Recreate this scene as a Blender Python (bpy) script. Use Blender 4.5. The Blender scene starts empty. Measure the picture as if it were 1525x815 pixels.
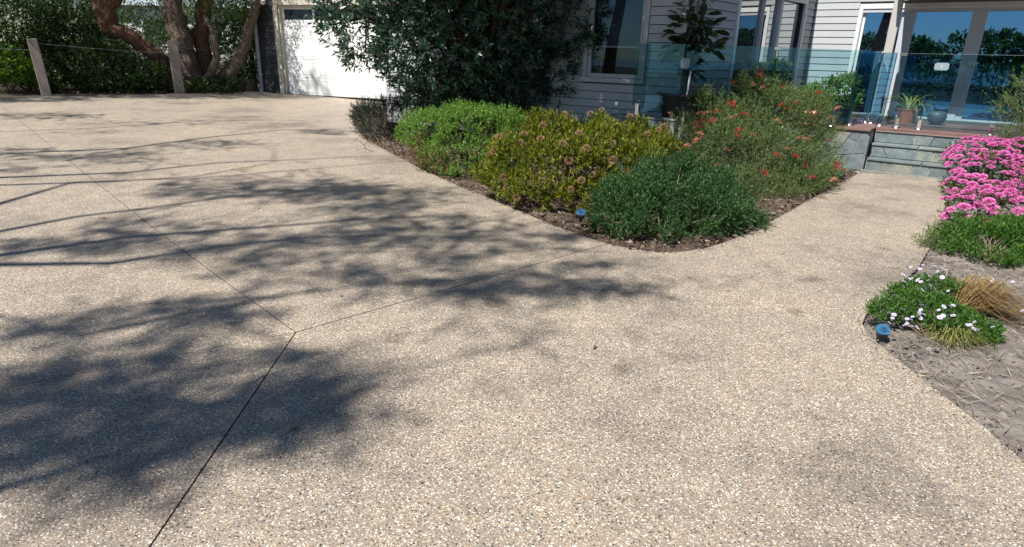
import bpy, bmesh, math, random
import numpy as np
from mathutils import Vector, Matrix, Quaternion
R = math.radians
rng = np.random.default_rng(7)
random.seed(7)
S = bpy.context.scene
COL = S.collection

# ------------------------------------------------------------------ camera
W_, H_ = 1525, 815
ROLL = R(1.45); HC = 1.65
_t = (H_/2-80.0)*math.cos(ROLL); F = math.sqrt(_t*2600.0); PITCH = math.atan2(_t, F)
fwd = np.array([0, math.cos(PITCH), -math.sin(PITCH)]); up0 = np.array([0, math.sin(PITCH), math.cos(PITCH)])
rt = math.cos(ROLL)*np.array([1., 0, 0])+math.sin(ROLL)*up0
up = -math.sin(ROLL)*np.array([1., 0, 0])+math.cos(ROLL)*up0
EYE = np.array([0, 0, HC])
cd = bpy.data.cameras.new('camera'); cam = bpy.data.objects.new('camera', cd); COL.objects.link(cam)
cd.sensor_width = 36; cd.lens = 36*F/W_; cd.clip_end = 3000; cd.clip_start = 0.05
m = Matrix.Identity(4)
for i in range(3):
    m[i][0] = rt[i]; m[i][1] = up[i]; m[i][2] = -fwd[i]; m[i][3] = EYE[i]
cam.matrix_world = m
S.camera = cam

# ------------------------------------------------------------------ light
SUN_EL = R(53); SAZ = R(45)                       # light travels towards azimuth 45 deg from +Y
LH = np.array([math.sin(SAZ), math.cos(SAZ)])
w = bpy.data.worlds.new('World'); S.world = w; w.use_nodes = True
nt = w.node_tree; bg = nt.nodes['Background']
sky = nt.nodes.new('ShaderNodeTexSky'); sky.sky_type = 'NISHITA'; sky.sun_disc = False
sky.sun_elevation = SUN_EL; sky.sun_rotation = SAZ+math.pi
sky.air_density = 1.0; sky.dust_density = 0.0; sky.ozone_density = 3.0
nt.links.new(sky.outputs[0], bg.inputs[0]); bg.inputs[1].default_value = 0.052
sl = bpy.data.lights.new('sun', 'SUN'); sl.energy = 4.9; sl.angle = R(0.53); sl.color = (1, .955, .88)
so = bpy.data.objects.new('sun', sl); COL.objects.link(so)
so.rotation_euler = Vector((LH[0]*math.cos(SUN_EL), LH[1]*math.cos(SUN_EL), -math.sin(SUN_EL))).to_track_quat('-Z', 'Y').to_euler()
so.location = (-20, -20, 30)
vs = S.view_settings; vs.view_transform = 'Standard'; vs.look = 'None'; vs.gamma = 1; vs.exposure = 0.61; vs.use_curve_mapping = False

# ------------------------------------------------------------------ helpers: where things stand
def zg(x, y):
    t = y*.8-x*.6-5
    return 0.0 if t <= 0 else .034*t*t/(t+2)
def zgv(x, y):
    t = np.maximum(y*.8-x*.6-5, 0); return .034*t*t/(t+2)
def ray(x, y): return (x-W_/2)/F*rt-(y-H_/2)/F*up+fwd
def at(x, y, z=0.0):
    d = ray(x, y); return EYE+d*((z-HC)/d[2])
def gnd(x, y):
    z = 0.0
    for i in range(50):
        P = at(x, y, z); z = .5*z+.5*zg(P[0], P[1])
    return P
def depth(x, y, Y):
    d = ray(x, y); return EYE+d*(Y/d[1])
def ppm(P): return F/((np.array(P)-EYE)@fwd)
COT = 1/math.tan(SUN_EL)
def lift(G, z): return np.array([G[0]-LH[0]*COT*z, G[1]-LH[1]*COT*z, z])

# ------------------------------------------------------------------ helpers: materials
def newmat(name):
    mt = bpy.data.materials.new(name); mt.use_nodes = True
    return mt, mt.node_tree, mt.node_tree.nodes['Principled BSDF']
def ramp(nt, cols, interp='LINEAR'):
    r = nt.nodes.new('ShaderNodeValToRGB'); r.color_ramp.interpolation = interp
    el = r.color_ramp.elements
    while len(el) < len(cols): el.new(0.5)
    for i, (p, c) in enumerate(cols):
        el[i].position = p; el[i].color = (*c, 1)
    return r
def noise(nt, scale, detail=4, rough=.6, vec=None):
    n = nt.nodes.new('ShaderNodeTexNoise'); n.inputs['Scale'].default_value = scale
    n.inputs['Detail'].default_value = detail; n.inputs['Roughness'].default_value = rough
    if vec is not None: nt.links.new(vec, n.inputs['Vector'])
    return n
def geo(nt): return nt.nodes.new('ShaderNodeNewGeometry')
def bump(nt, b, src, strength, dist):
    bp = nt.nodes.new('ShaderNodeBump'); bp.inputs['Strength'].default_value = strength; bp.inputs['Distance'].default_value = dist
    nt.links.new(src, bp.inputs['Height']); nt.links.new(bp.outputs[0], b.inputs['Normal'])
def mat(name, c1, c2=None, scale=6, rough=.6, bs=0, bscale=40, spec=.5, metal=0, island=0.0, bd=.01, stretch=None):
    mt, nt, b = newmat(name)
    b.inputs['Roughness'].default_value = rough; b.inputs['Metallic'].default_value = metal
    b.inputs['Specular IOR Level'].default_value = spec
    c2 = c2 or tuple(x*.8 for x in c1)
    g = geo(nt); vec = g.outputs['Position']
    if stretch:
        mp = nt.nodes.new('ShaderNodeMapping'); mp.inputs['Scale'].default_value = stretch
        nt.links.new(vec, mp.inputs['Vector']); vec = mp.outputs[0]
    n = noise(nt, scale, 5, .6, vec)
    r = ramp(nt, [(.3, c2), (.7, c1)]); nt.links.new(n.outputs[0], r.inputs[0])
    out = r.outputs[0]
    if island:
        hs = nt.nodes.new('ShaderNodeHueSaturation')
        oi = nt.nodes.new('ShaderNodeObjectInfo')
        mr = nt.nodes.new('ShaderNodeMapRange'); mr.inputs[3].default_value = 1-island; mr.inputs[4].default_value = 1+island
        nt.links.new(oi.outputs['Random'], mr.inputs[0]); nt.links.new(mr.outputs[0], hs.inputs['Value'])
        nt.links.new(out, hs.inputs['Color']); out = hs.outputs[0]
    nt.links.new(out, b.inputs['Base Color'])
    if bs:
        n2 = noise(nt, bscale, 4, .6, vec); bump(nt, b, n2.outputs[0], bs, bd)
    return mt
def leafmat(name, cols, rough=.5, trans=.25, spec=.35, tcol=None):
    mt, nt, b = newmat(name)
    b.inputs['Roughness'].default_value = rough; b.inputs['Specular IOR Level'].default_value = spec
    g = geo(nt)
    k = len(cols)
    r = ramp(nt, [(i/(k-1), c) for i, c in enumerate(cols)])
    nt.links.new(g.outputs['Random Per Island'], r.inputs[0]); nt.links.new(r.outputs[0], b.inputs['Base Color'])
    tr = nt.nodes.new('ShaderNodeBsdfTranslucent')
    mx = nt.nodes.new('ShaderNodeMixRGB'); mx.blend_type = 'MULTIPLY'; mx.inputs[0].default_value = 1
    mx.inputs[2].default_value = (*(tcol or (1.25, 1.4, .6)), 1); nt.links.new(r.outputs[0], mx.inputs[1])
    nt.links.new(mx.outputs[0], tr.inputs[0])
    ms = nt.nodes.new('ShaderNodeMixShader'); ms.inputs[0].default_value = trans
    nt.links.new(b.outputs[0], ms.inputs[1]); nt.links.new(tr.outputs[0], ms.inputs[2])
    nt.links.new(ms.outputs[0], nt.nodes['Material Output'].inputs[0])
    return mt
def glassmat(name, tint, f0, dark=None, wob=0.0, refl=(.95, .97, 1)):
    """dark=None: clear sheet; dark=colour: glazing in front of an unlit room"""
    mt, nt, b = newmat(name); nt.nodes.remove(b)
    gl = nt.nodes.new('ShaderNodeBsdfGlossy'); gl.inputs['Roughness'].default_value = 0.0; gl.inputs[0].default_value = (*refl, 1)
    if dark is None:
        a = nt.nodes.new('ShaderNodeBsdfTransparent'); a.inputs[0].default_value = (*tint, 1)
    else:
        a = nt.nodes.new('ShaderNodeBsdfDiffuse'); a.inputs[0].default_value = (*dark, 1)
    lw = nt.nodes.new('ShaderNodeLayerWeight'); lw.inputs[0].default_value = .5
    pw = nt.nodes.new('ShaderNodeMath'); pw.operation = 'POWER'; pw.inputs[1].default_value = 3.2
    nt.links.new(lw.outputs['Facing'], pw.inputs[0])
    mr = nt.nodes.new('ShaderNodeMapRange'); mr.inputs[3].default_value = f0; mr.inputs[4].default_value = 1
    nt.links.new(pw.outputs[0], mr.inputs[0])
    ms = nt.nodes.new('ShaderNodeMixShader')
    nt.links.new(mr.outputs[0], ms.inputs[0]); nt.links.new(a.outputs[0], ms.inputs[1]); nt.links.new(gl.outputs[0], ms.inputs[2])
    nt.links.new(ms.outputs[0], nt.nodes['Material Output'].inputs[0])
    if wob:
        g = geo(nt); n = noise(nt, 1.3, 1, .4, g.outputs['Position'])
        bp = nt.nodes.new('ShaderNodeBump'); bp.inputs['Strength'].default_value = wob; bp.inputs['Distance'].default_value = .02
        nt.links.new(n.outputs[0], bp.inputs['Height']); nt.links.new(bp.outputs[0], gl.inputs['Normal'])
    return mt

def aggregate():
    mt, nt, b = newmat('exposed_aggregate')
    L = nt.links.new
    g = geo(nt); pos = g.outputs['Position']
    def vor(scale, feat='F1', rnd=1):
        v = nt.nodes.new('ShaderNodeTexVoronoi'); v.feature = feat; v.inputs['Scale'].default_value = scale
        v.inputs['Randomness'].default_value = rnd; L(pos, v.inputs['Vector']); return v
    v = vor(132); sep = nt.nodes.new('ShaderNodeSeparateColor'); L(v.outputs['Color'], sep.inputs[0])
    r = ramp(nt, [(0, (.04, .036, .036)), (.07, (.18, .12, .08)), (.18, (.37, .265, .17)), (.32, (.45, .36, .265)), (.48, (.29, .26, .235)),
                  (.62, (.48, .41, .32)), (.78, (.60, .53, .43)), (.91, (.86, .82, .74))], 'CONSTANT')
    L(sep.outputs[0], r.inputs[0])
    # cement between the stones
    mr = nt.nodes.new('ShaderNodeMapRange'); mr.inputs[1].default_value = .42; mr.inputs[2].default_value = .62
    L(v.outputs['Distance'], mr.inputs[0])
    mx = nt.nodes.new('ShaderNodeMixRGB'); L(mr.outputs[0], mx.inputs[0]); L(r.outputs[0], mx.inputs[1]); mx.inputs[2].default_value = (.29, .26, .225, 1)
    # broad stains and weathering
    n1 = noise(nt, .75, 6, .66, pos); r1 = ramp(nt, [(.32, (.62, .61, .61)), (.47, (.99, .97, .95)), (.62, (1.11, 1.07, 1.01)), (.78, (1.20, 1.12, 1.0))])
    L(n1.outputs[0], r1.inputs[0])
    n2 = noise(nt, 5, 4, .7, pos); r2 = ramp(nt, [(.3, (.80, .80, .81)), (.65, (1.07, 1.05, 1.02))]); L(n2.outputs[0], r2.inputs[0])
    a = nt.nodes.new('ShaderNodeMixRGB'); a.blend_type = 'MULTIPLY'; a.inputs[0].default_value = 1; L(mx.outputs[0], a.inputs[1]); L(r1.outputs[0], a.inputs[2])
    c = nt.nodes.new('ShaderNodeMixRGB'); c.blend_type = 'MULTIPLY'; c.inputs[0].default_value = .8; L(a.outputs[0], c.inputs[1]); L(r2.outputs[0], c.inputs[2])
    n3 = noise(nt, 2.1, 3, .5, pos); r3 = ramp(nt, [(.27, (.55, .52, .50)), (.36, (1, 1, 1))]); L(n3.outputs[0], r3.inputs[0])
    c2 = nt.nodes.new('ShaderNodeMixRGB'); c2.blend_type = 'MULTIPLY'; c2.inputs[0].default_value = .8; L(c.outputs[0], c2.inputs[1]); L(r3.outputs[0], c2.inputs[2])
    L(c2.outputs[0], b.inputs['Base Color'])
    rr = nt.nodes.new('ShaderNodeMapRange'); rr.inputs[3].default_value = .42; rr.inputs[4].default_value = .8; L(sep.outputs[1], rr.inputs[0]); L(rr.outputs[0], b.inputs['Roughness'])
    inv = nt.nodes.new('ShaderNodeMath'); inv.operation = 'SUBTRACT'; inv.inputs[0].default_value = 1; L(v.outputs['Distance'], inv.inputs[1])
    ad = nt.nodes.new('ShaderNodeMath'); ad.operation = 'MULTIPLY_ADD'; ad.inputs[1].default_value = .5; L(sep.outputs[2], ad.inputs[0]); L(inv.outputs[0], ad.inputs[2])
    bump(nt, b, ad.outputs[0], .55, .004)
    return mt

def soilmat(name, c1, c2, c3):
    mt, nt, b = newmat(name); L = nt.links.new
    g = geo(nt); pos = g.outputs['Position']
    n = noise(nt, 3.5, 8, .7, pos); r = ramp(nt, [(.3, c1), (.5, c2), (.72, c3)]); L(n.outputs[0], r.inputs[0]); L(r.outputs[0], b.inputs['Base Color'])
    b.inputs['Roughness'].default_value = .95; b.inputs['Specular IOR Level'].default_value = .15
    n2 = noise(nt, 45, 6, .75, pos); bump(nt, b, n2.outputs[0], .8, .03)
    return mt
def stonemat(name, base):
    mt, nt, b = newmat(name); L = nt.links.new
    g = geo(nt); pos = g.outputs['Position']; oi = nt.nodes.new('ShaderNodeObjectInfo')
    r0 = ramp(nt, [(0, (.115, .15, .16)), (.3, (.17, .21, .215)), (.55, (.145, .185, .20)), (.8, (.21, .24, .225)), (1, (.20, .20, .165))]); L(oi.outputs['Random'], r0.inputs[0])
    n = noise(nt, 7, 6, .7, pos); r = ramp(nt, [(.28, (.55, .6, .62)), (.5, (1, 1, 1)), (.75, (1.45, 1.4, 1.3))]); L(n.outputs[0], r.inputs[0])
    mx = nt.nodes.new('ShaderNodeMixRGB'); mx.blend_type = 'MULTIPLY'; mx.inputs[0].default_value = 1; L(r0.outputs[0], mx.inputs[1]); L(r.outputs[0], mx.inputs[2])
    L(mx.outputs[0], b.inputs['Base Color']); b.inputs['Roughness'].default_value = .55
    n2 = noise(nt, 22, 5, .7, pos); bump(nt, b, n2.outputs[0], .5, .01)
    return mt

MT = dict(
    agg=aggregate(),
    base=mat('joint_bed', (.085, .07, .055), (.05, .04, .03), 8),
    soil=soilmat('mulch_soil', (.05, .035, .026), (.115, .085, .065), (.20, .155, .12)),
    dust=soilmat('dusty_soil', (.13, .11, .098), (.235, .21, .19), (.33, .30, .27)),
    ground=soilmat('leaf_litter_ground', (.035, .03, .018), (.08, .065, .04), (.13, .11, .06)),
    board=mat('grey_weatherboard_paint', (.425, .445, .46), (.385, .405, .42), 2.5, .5, .12, 60, island=.06),
    dark=mat('charcoal_weatherboard_paint', (.030, .030, .036), (.022, .022, .027), 3, .55, .1, 60, island=.12),
    lining=mat('wall_lining', (.06, .06, .06)),  # dark backing; also the painted shade in gaps between boards
    white=mat('white_trim_paint', (.78, .78, .76), (.72, .72, .70), 3, .4),
    frame=mat('grey_aluminium_frame', (.50, .52, .57), (.46, .48, .53), 3, .4),
    cream=mat('cream_trim_paint', (.55, .52, .43), (.50, .47, .39), 3, .5),
    door=mat('white_garage_door_enamel', (.80, .81, .80), (.75, .76, .76), 2, .4),
    pipe=mat('pale_grey_downpipe_paint', (.33, .38, .41), (.28, .33, .36), 4, .45),
    glass=glassmat('dark_window_glass', (1, 1, 1), .46, (.006, .008, .010), .012, (.20, .50, 1)),
    mirror=glassmat('coated_door_glass', (1, 1, 1), .42, (.012, .014, .016), .010),
    clear=glassmat('clear_window_glass', (.7, .76, .8), .045, None, 0, (.5, .75, 1)),
    fence=glassmat('balustrade_glass', (.72, .86, .88), .055, None, 0, (.30, .64, 1)),
    edge=mat('green_glass_edge', (.03, .10, .09), rough=.2),
    blind=mat('roller_blind_cloth', (.075, .10, .13), (.06, .085, .11), 2, .9),
    room=mat('dark_room', (.012, .011, .011), rough=.9),
    deck=mat('red_deck_timber', (.235, .135, .115), (.17, .095, .083), 3, .55, .3, 30, island=.15),
    stone=stonemat('bluestone', 0),
    mortar=mat('pale_mortar', (.42, .41, .37), (.34, .33, .30), 20, .9, .3, 60),
    steel=mat('polished_steel', (.75, .76, .78), (.7, .7, .72), 5, .16, metal=1),
    black=mat('black_plastic', (.015, .015, .017), rough=.45),
    roof=mat('dark_roof', (.06, .06, .065), rough=.6),
    soffit=mat('brown_soffit', (.10, .085, .07), (.08, .07, .06), 4, .7),
    gpaint=mat('grey_post_paint', (.46, .44, .42), (.42, .40, .385), 3, .5),
    post=mat('weathered_timber', (.36, .30, .26), (.23, .19, .165), 9, .85, .5, 30, stretch=(6, 6, .7)),
    wire=mat('galvanised_wire', (.42, .45, .46), rough=.4, metal=.7),
    pot=mat('charcoal_pot_glaze', (.022, .024, .030), (.014, .015, .019), 5, .5),
    slatepot=mat('slate_pot', (.07, .09, .11), (.05, .065, .08), 6, .5),
    terra=mat('terracotta', (.40, .13, .05), (.30, .09, .035), 8, .7),
    copper=mat('red_copper', (.55, .14, .10), (.45, .10, .07), 8, .3, metal=.5),
    sign=mat('white_sign_plate', (.26, .33, .37), (.23, .30, .34), 4, .35),
    blue=mat('blue_solar_lens', (.035, .13, .24), (.025, .10, .19), 30, .4, spec=.4),
    cell=mat('solar_cell', (.03, .10, .20), (.02, .07, .15), 60, .1, spec=.8),
    bark=mat('dark_bark', (.085, .062, .048), (.045, .032, .025), 7, .9, .9, 18, bd=.03, stretch=(3, 3, .6)),
    paper=mat('flaky_reddish_bark', (.27, .14, .08), (.07, .036, .024), 9, .9, 1, 12, bd=.05, stretch=(2.5, 2.5, .7)),
    greybark=mat('grey_brown_bark', (.25, .19, .14), (.075, .052, .038), 8, .9, 1, 14, bd=.05, stretch=(2.5, 2.5, .7)),
    twig=mat('dry_twig', (.22, .16, .12), (.13, .09, .065), 12, .9),
    palewood=mat('pale_stem', (.34, .27, .20), (.24, .18, .13), 12, .8),
    l_tree=leafmat('dark_tree_leaf', [(.014, .040, .024), (.026, .068, .040), (.042, .098, .058), (.07, .14, .09)], .36, .2, .55),
    l_mag=leafmat('magnolia_leaf', [(.020, .045, .018), (.035, .062, .020), (.055, .055, .015)], .28, .12, .55),
    l_fern=leafmat('shaded_needle', [(.014, .030, .022), (.026, .048, .034), (.040, .064, .044)], .6, .2),
    l_mound=leafmat('fresh_green_leaf', [(.06, .135, .016), (.105, .215, .026), (.16, .29, .045), (.27, .40, .11)], .5, .3),
    l_dead=leafmat('dead_brown_leaf', [(.10, .055, .035), (.19, .115, .07), (.29, .20, .12)], .85, .15, .1, (1, .9, .7)),
    l_pin=leafmat('yellow_green_leaf', [(.045, .085, .012), (.10, .145, .015), (.19, .20, .018), (.32, .27, .028)], .5, .3),
    l_dark=leafmat('deep_green_leaf', [(.014, .045, .014), (.028, .078, .022), (.052, .125, .036), (.10, .19, .06)], .5, .25),
    l_grev=leafmat('grey_green_needle', [(.05, .095, .024), (.09, .155, .042), (.14, .20, .068), (.24, .26, .13)], .55, .25),
    l_right=leafmat('bright_fern_leaf', [(.035, .10, .014), (.065, .16, .022), (.11, .22, .035)], .5, .3),
    l_pinkl=leafmat('olive_flower_leaf', [(.05, .08, .03), (.08, .12, .04), (.12, .15, .06)], .55, .25),
    l_back=leafmat('background_leaf', [(.014, .032, .012), (.030, .062, .018), (.058, .105, .026), (.10, .16, .045)], .45, .4, .45),
    l_lime=leafmat('lime_leaf', [(.075, .15, .02), (.12, .22, .03), (.18, .29, .05)], .5, .45),
    l_gum=leafmat('gum_leaf', [(.03, .055, .028), (.045, .075, .035), (.06, .095, .04)], .5, .1),
    l_strap=leafmat('strap_leaf', [(.17, .19, .05), (.22, .23, .07), (.30, .28, .11)], .5, .3),
    grass=leafmat('straw_grass', [(.24, .155, .065), (.36, .25, .11), (.46, .35, .18)], .7, .3, .2, (1, .9, .7)),
    straw=leafmat('pale_straw', [(.20, .16, .12), (.32, .27, .21), (.46, .40, .32)], .9, .1, .1, (1, .9, .8)),
    chip=leafmat('bark_chip', [(.06, .038, .03), (.13, .088, .07), (.20, .145, .12), (.30, .23, .19)], .95, 0, .1),
    gchip=leafmat('grey_bark_flake', [(.12, .095, .08), (.20, .165, .14), (.31, .265, .23)], .95, 0, .1),
    pink=leafmat('pink_petal', [(.62, .13, .40), (.74, .22, .52), (.82, .34, .62)], .6, .3, .2, (1, .8, .95)),
    red=leafmat('red_spider_flower', [(.42, .03, .035), (.50, .06, .06), (.50, .11, .09)], .55, .25, .2, (1, .7, .6)),
    salmon=leafmat('salmon_spider_flower', [(.50, .17, .11), (.55, .23, .15), (.52, .28, .18)], .6, .25, .2, (1, .8, .6)),
    seed=leafmat('dusty_pink_seed_head', [(.34, .19, .12), (.46, .29, .19), (.54, .39, .28)], .8, .15, .1, (1, .9, .8)),
    lilac=leafmat('lilac_petal', [(.46, .40, .74), (.58, .53, .82), (.72, .70, .90)], .6, .2, .2, (1, .95, 1)),
    dim=glassmat('dim_garage_glass', (1, 1, 1), .05, (.015, .017, .02), 0, (.5, .7, 1)),
    clod=leafmat('grey_clod', [(.13, .11, .095), (.22, .195, .175), (.32, .29, .26)], .95, 0, .1),
    bclod=leafmat('brown_clod', [(.05, .035, .028), (.10, .075, .06), (.17, .13, .105)], .95, 0, .1),
    sea=mat('sea_water', (.03, .10, .16), (.025, .085, .14), .05, .12, .2, 1.5, bd=.1),
    yellow=mat('flower_centre', (.55, .42, .05)),
)

# ------------------------------------------------------------------ helpers: objects
ORG = {}
def tag(o, label=None, cat=None, group=None, kind=None):
    if label: o['label'] = label
    if cat: o['category'] = cat
    if group: o['group'] = group
    if kind: o['kind'] = kind
    return o
def thing(name, loc, label, cat, group=None):
    o = bpy.data.objects.new(name, None); o.empty_display_size = .1; COL.objects.link(o)
    o.location = tuple(float(a) for a in loc); ORG[o] = np.array(loc, float)
    return tag(o, label, cat, group)
def link(name, me, parent=None, m=None):
    o = bpy.data.objects.new(name, me); COL.objects.link(o)
    if m is not None and not me.materials: me.materials.append(MT[m])
    if parent is not None:
        o.parent = parent; ORG[o] = ORG[parent]
    else: ORG[o] = np.zeros(3)
    return o
class MB:
    """collects faces in world coordinates; build() links them as one mesh object"""
    def __init__(s): s.v = []; s.f = []
    def add(s, vs, fs):
        k = len(s.v); s.v += [tuple(float(c) for c in p) for p in vs]; s.f += [tuple(k+i for i in f) for f in fs]; return s
    def hexa(s, p):
        return s.add(p, [(0, 3, 2, 1), (4, 5, 6, 7), (0, 1, 5, 4), (1, 2, 6, 5), (2, 3, 7, 6), (3, 0, 4, 7)])
    def box(s, o, ex, ey, ez, x0, x1, y0, y1, z0, z1):
        P = lambda a, b, c: np.array(o)+np.array(ex)*a+np.array(ey)*b+np.array(ez)*c
        return s.hexa([P(x0, y0, z0), P(x1, y0, z0), P(x1, y1, z0), P(x0, y1, z0), P(x0, y0, z1), P(x1, y0, z1), P(x1, y1, z1), P(x0, y1, z1)])
    def tube(s, pts, r0, r1=None, n=7, cap=True, wob=0):
        pts = [np.array(p, float) for p in pts]; r1 = r0 if r1 is None else r1
        if np.ndim(r0): rs = list(r0)
        else: rs = [r0+(r1-r0)*i/(len(pts)-1) for i in range(len(pts))]
        rings = []; prev = None
        for i, p in enumerate(pts):
            d = pts[min(i+1, len(pts)-1)]-pts[max(i-1, 0)]; d = d/np.linalg.norm(d)
            if prev is None:
                a = np.cross(d, [0, 0, 1.]);
                if np.linalg.norm(a) < .1: a = np.cross(d, [1., 0, 0])
            else: a = prev-d*(prev@d)
            a /= np.linalg.norm(a); b = np.cross(d, a); prev = a
            rings.append([p+(a*math.cos(2*math.pi*k/n)+b*math.sin(2*math.pi*k/n))*rs[i]*(1+wob*random.uniform(-1, 1)) for k in range(n)])
        vs = [q for r in rings for q in r]; fs = []
        for i in range(len(rings)-1):
            for k in range(n): fs.append((i*n+k, i*n+(k+1) % n, (i+1)*n+(k+1) % n, (i+1)*n+k))
        if cap: fs += [tuple(range(n-1, -1, -1)), tuple((len(rings)-1)*n+k for k in range(n))]
        return s.add(vs, fs)
    def lathe(s, c, prof, n=20):
        c = np.array(c, float); vs = []; fs = []
        for r, z in prof:
            for k in range(n): vs.append(c+[r*math.cos(2*math.pi*k/n), r*math.sin(2*math.pi*k/n), z])
        for i in range(len(prof)-1):
            for k in range(n): fs.append((i*n+k, i*n+(k+1) % n, (i+1)*n+(k+1) % n, (i+1)*n+k))
        return s.add(vs, fs)
    def mesh(s, name, org=(0, 0, 0), smooth=False):
        me = bpy.data.meshes.new(name); o = np.array(org)
        me.from_pydata([tuple(np.array(p)-o) for p in s.v], [], s.f); me.update()
        if smooth: me.shade_smooth()
        return me
    def build(s, name, m, parent=None, smooth=False, bevel=0):
        org = ORG[parent] if parent is not None else (0, 0, 0)
        me = s.mesh(name, org, smooth)
        if bevel:
            bm = bmesh.new(); bm.from_mesh(me)
            bmesh.ops.bevel(bm, geom=bm.edges[:], offset=bevel, segments=1, affect='EDGES'); bm.to_mesh(me); bm.free()
        return link(name, me, parent, m)
def quads(name, V, parent, m, kind=None):
    V = np.asarray(V, np.float32).reshape(-1, 3); n = len(V)//4
    if parent is not None: V = V-ORG[parent].astype(np.float32)
    me = bpy.data.meshes.new(name); me.vertices.add(n*4); me.vertices.foreach_set('co', V.ravel())
    me.loops.add(n*4); me.loops.foreach_set('vertex_index', np.arange(n*4, dtype=np.int32))
    me.polygons.add(n); me.polygons.foreach_set('loop_start', np.arange(0, n*4, 4, dtype=np.int32))
    me.update(calc_edges=True)
    o = link(name, me, parent, m)
    if kind: o['kind'] = kind
    return o
def nrm(a): return a/np.maximum(np.linalg.norm(a, axis=-1, keepdims=True), 1e-9)
def leaves(B, D, U, ll, lw, fold=.15):
    """diamond leaves: base B, direction D, rough up U"""
    sd = nrm(np.cross(D, U)); nn = np.cross(sd, D)
    ll = np.broadcast_to(np.asarray(ll), (len(B),))[:, None]; lw = np.broadcast_to(np.asarray(lw), (len(B),))[:, None]
    mid = B+D*ll*.45
    return np.stack([B, mid+sd*lw*.5+nn*lw*fold, B+D*ll-nn*ll*.06, mid-sd*lw*.5+nn*lw*fold], 1)
def shoots(P, D, L, nl, ll, lw, ang=.9, jit=.3, start=.1, tipclose=.5):
    N = len(P); D = nrm(D)
    t = np.tile(np.linspace(start, 1, nl), (N, 1))+rng.normal(0, .04, (N, nl))
    az = np.tile(np.arange(nl)*2.4, (N, 1))+rng.uniform(0, 6.28, (N, 1))
    a = nrm(np.cross(D, np.array([.3, .5, .81]))); b = np.cross(D, a)
    L = np.broadcast_to(np.asarray(L), (N,))
    base = P[:, None]+D[:, None]*(t*L[:, None])[..., None]
    an = ang*(1-tipclose*t)+rng.normal(0, jit, (N, nl))
    rad = a[:, None]*np.cos(az)[..., None]+b[:, None]*np.sin(az)[..., None]
    ld = D[:, None]*np.cos(an)[..., None]+rad*np.sin(an)[..., None]
    ld = nrm(ld); M_ = N*nl
    sz = rng.uniform(.7, 1.2, M_)
    return leaves(base.reshape(M_, 3), ld.reshape(M_, 3), np.repeat(D, nl, 0)+rng.normal(0, .25, (M_, 3)), ll*sz, lw*sz)
def lobe_pts(lobes, n, inner=.3, zmin=None, upb=.0, core=.82):
    lobes = np.array(lobes, float)                # cx,cy,cz, rx,ry,rz
    wgt = (lobes[:, 3]*lobes[:, 5]); k = rng.choice(len(lobes), n*3, p=wgt/wgt.sum())
    d = nrm(rng.normal(0, 1, (n*3, 3))); d[:, 2] += upb; d = nrm(d)
    q = 1-inner*rng.random((n*3, 1))**1.5
    P = lobes[k, :3]+d*lobes[k, 3:]*q
    N_ = nrm(d/lobes[k, 3:])
    ok = np.ones(n*3, bool)
    for j in range(len(lobes)):
        e = np.linalg.norm((P-lobes[j, :3])/lobes[j, 3:], axis=1); ok &= ~((e < core) & (k != j))
    if zmin is not None: ok &= P[:, 2] > zgv(P[:, 0], P[:, 1])+zmin
    P, N_ = P[ok][:n], N_[ok][:n]
    return P, N_
def rough(lobes, k=6, f=.46):
    out = list(lobes)
    for l in lobes:
        l = np.array(l, float)
        for i in range(k):
            d = nrm(rng.normal(0, 1, 3)); d[2] = abs(d[2])*.8; d = nrm(d); s = f*random.uniform(.6, 1.2)
            out.append((*(l[:3]+d*l[3:]*.92), *(l[3:]*s)))
    return out
def lobe_px(px, py, Y, rpx, rz=None, ry=None):
    c = depth(px, py, Y); s = ppm(c); r = rpx/s
    return (*c, r, (ry/s if ry else r), (rz/s if rz else r))
def stems(parent, m, base, tips, r=.012, name='stem', n=5, bend=.15, r1=.25):
    b = MB()
    for t in tips:
        t = np.array(t, float); s0 = np.array(base, float)+np.array([random.uniform(-1, 1), random.uniform(-1, 1), 0])*r*3
        mid = (s0+t)/2+np.array([random.uniform(-1, 1), random.uniform(-1, 1), .6])*bend*np.linalg.norm(t-s0)*.5
        b.tube([s0, mid, t], r, r*r1, n, cap=False)
    return b.build(name, m, parent, smooth=True)
def place(me, name, parent, P, rot=None, sc=1.0, q=None):
    o = link(name, me, parent); o.location = tuple(np.array(P, float)-ORG[parent])
    if q is not None: o.rotation_mode = 'QUATERNION'; o.rotation_quaternion = q
    elif rot is not None: o.rotation_euler = rot
    o.scale = (sc,)*3 if np.ndim(sc) == 0 else sc
    return o

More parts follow.
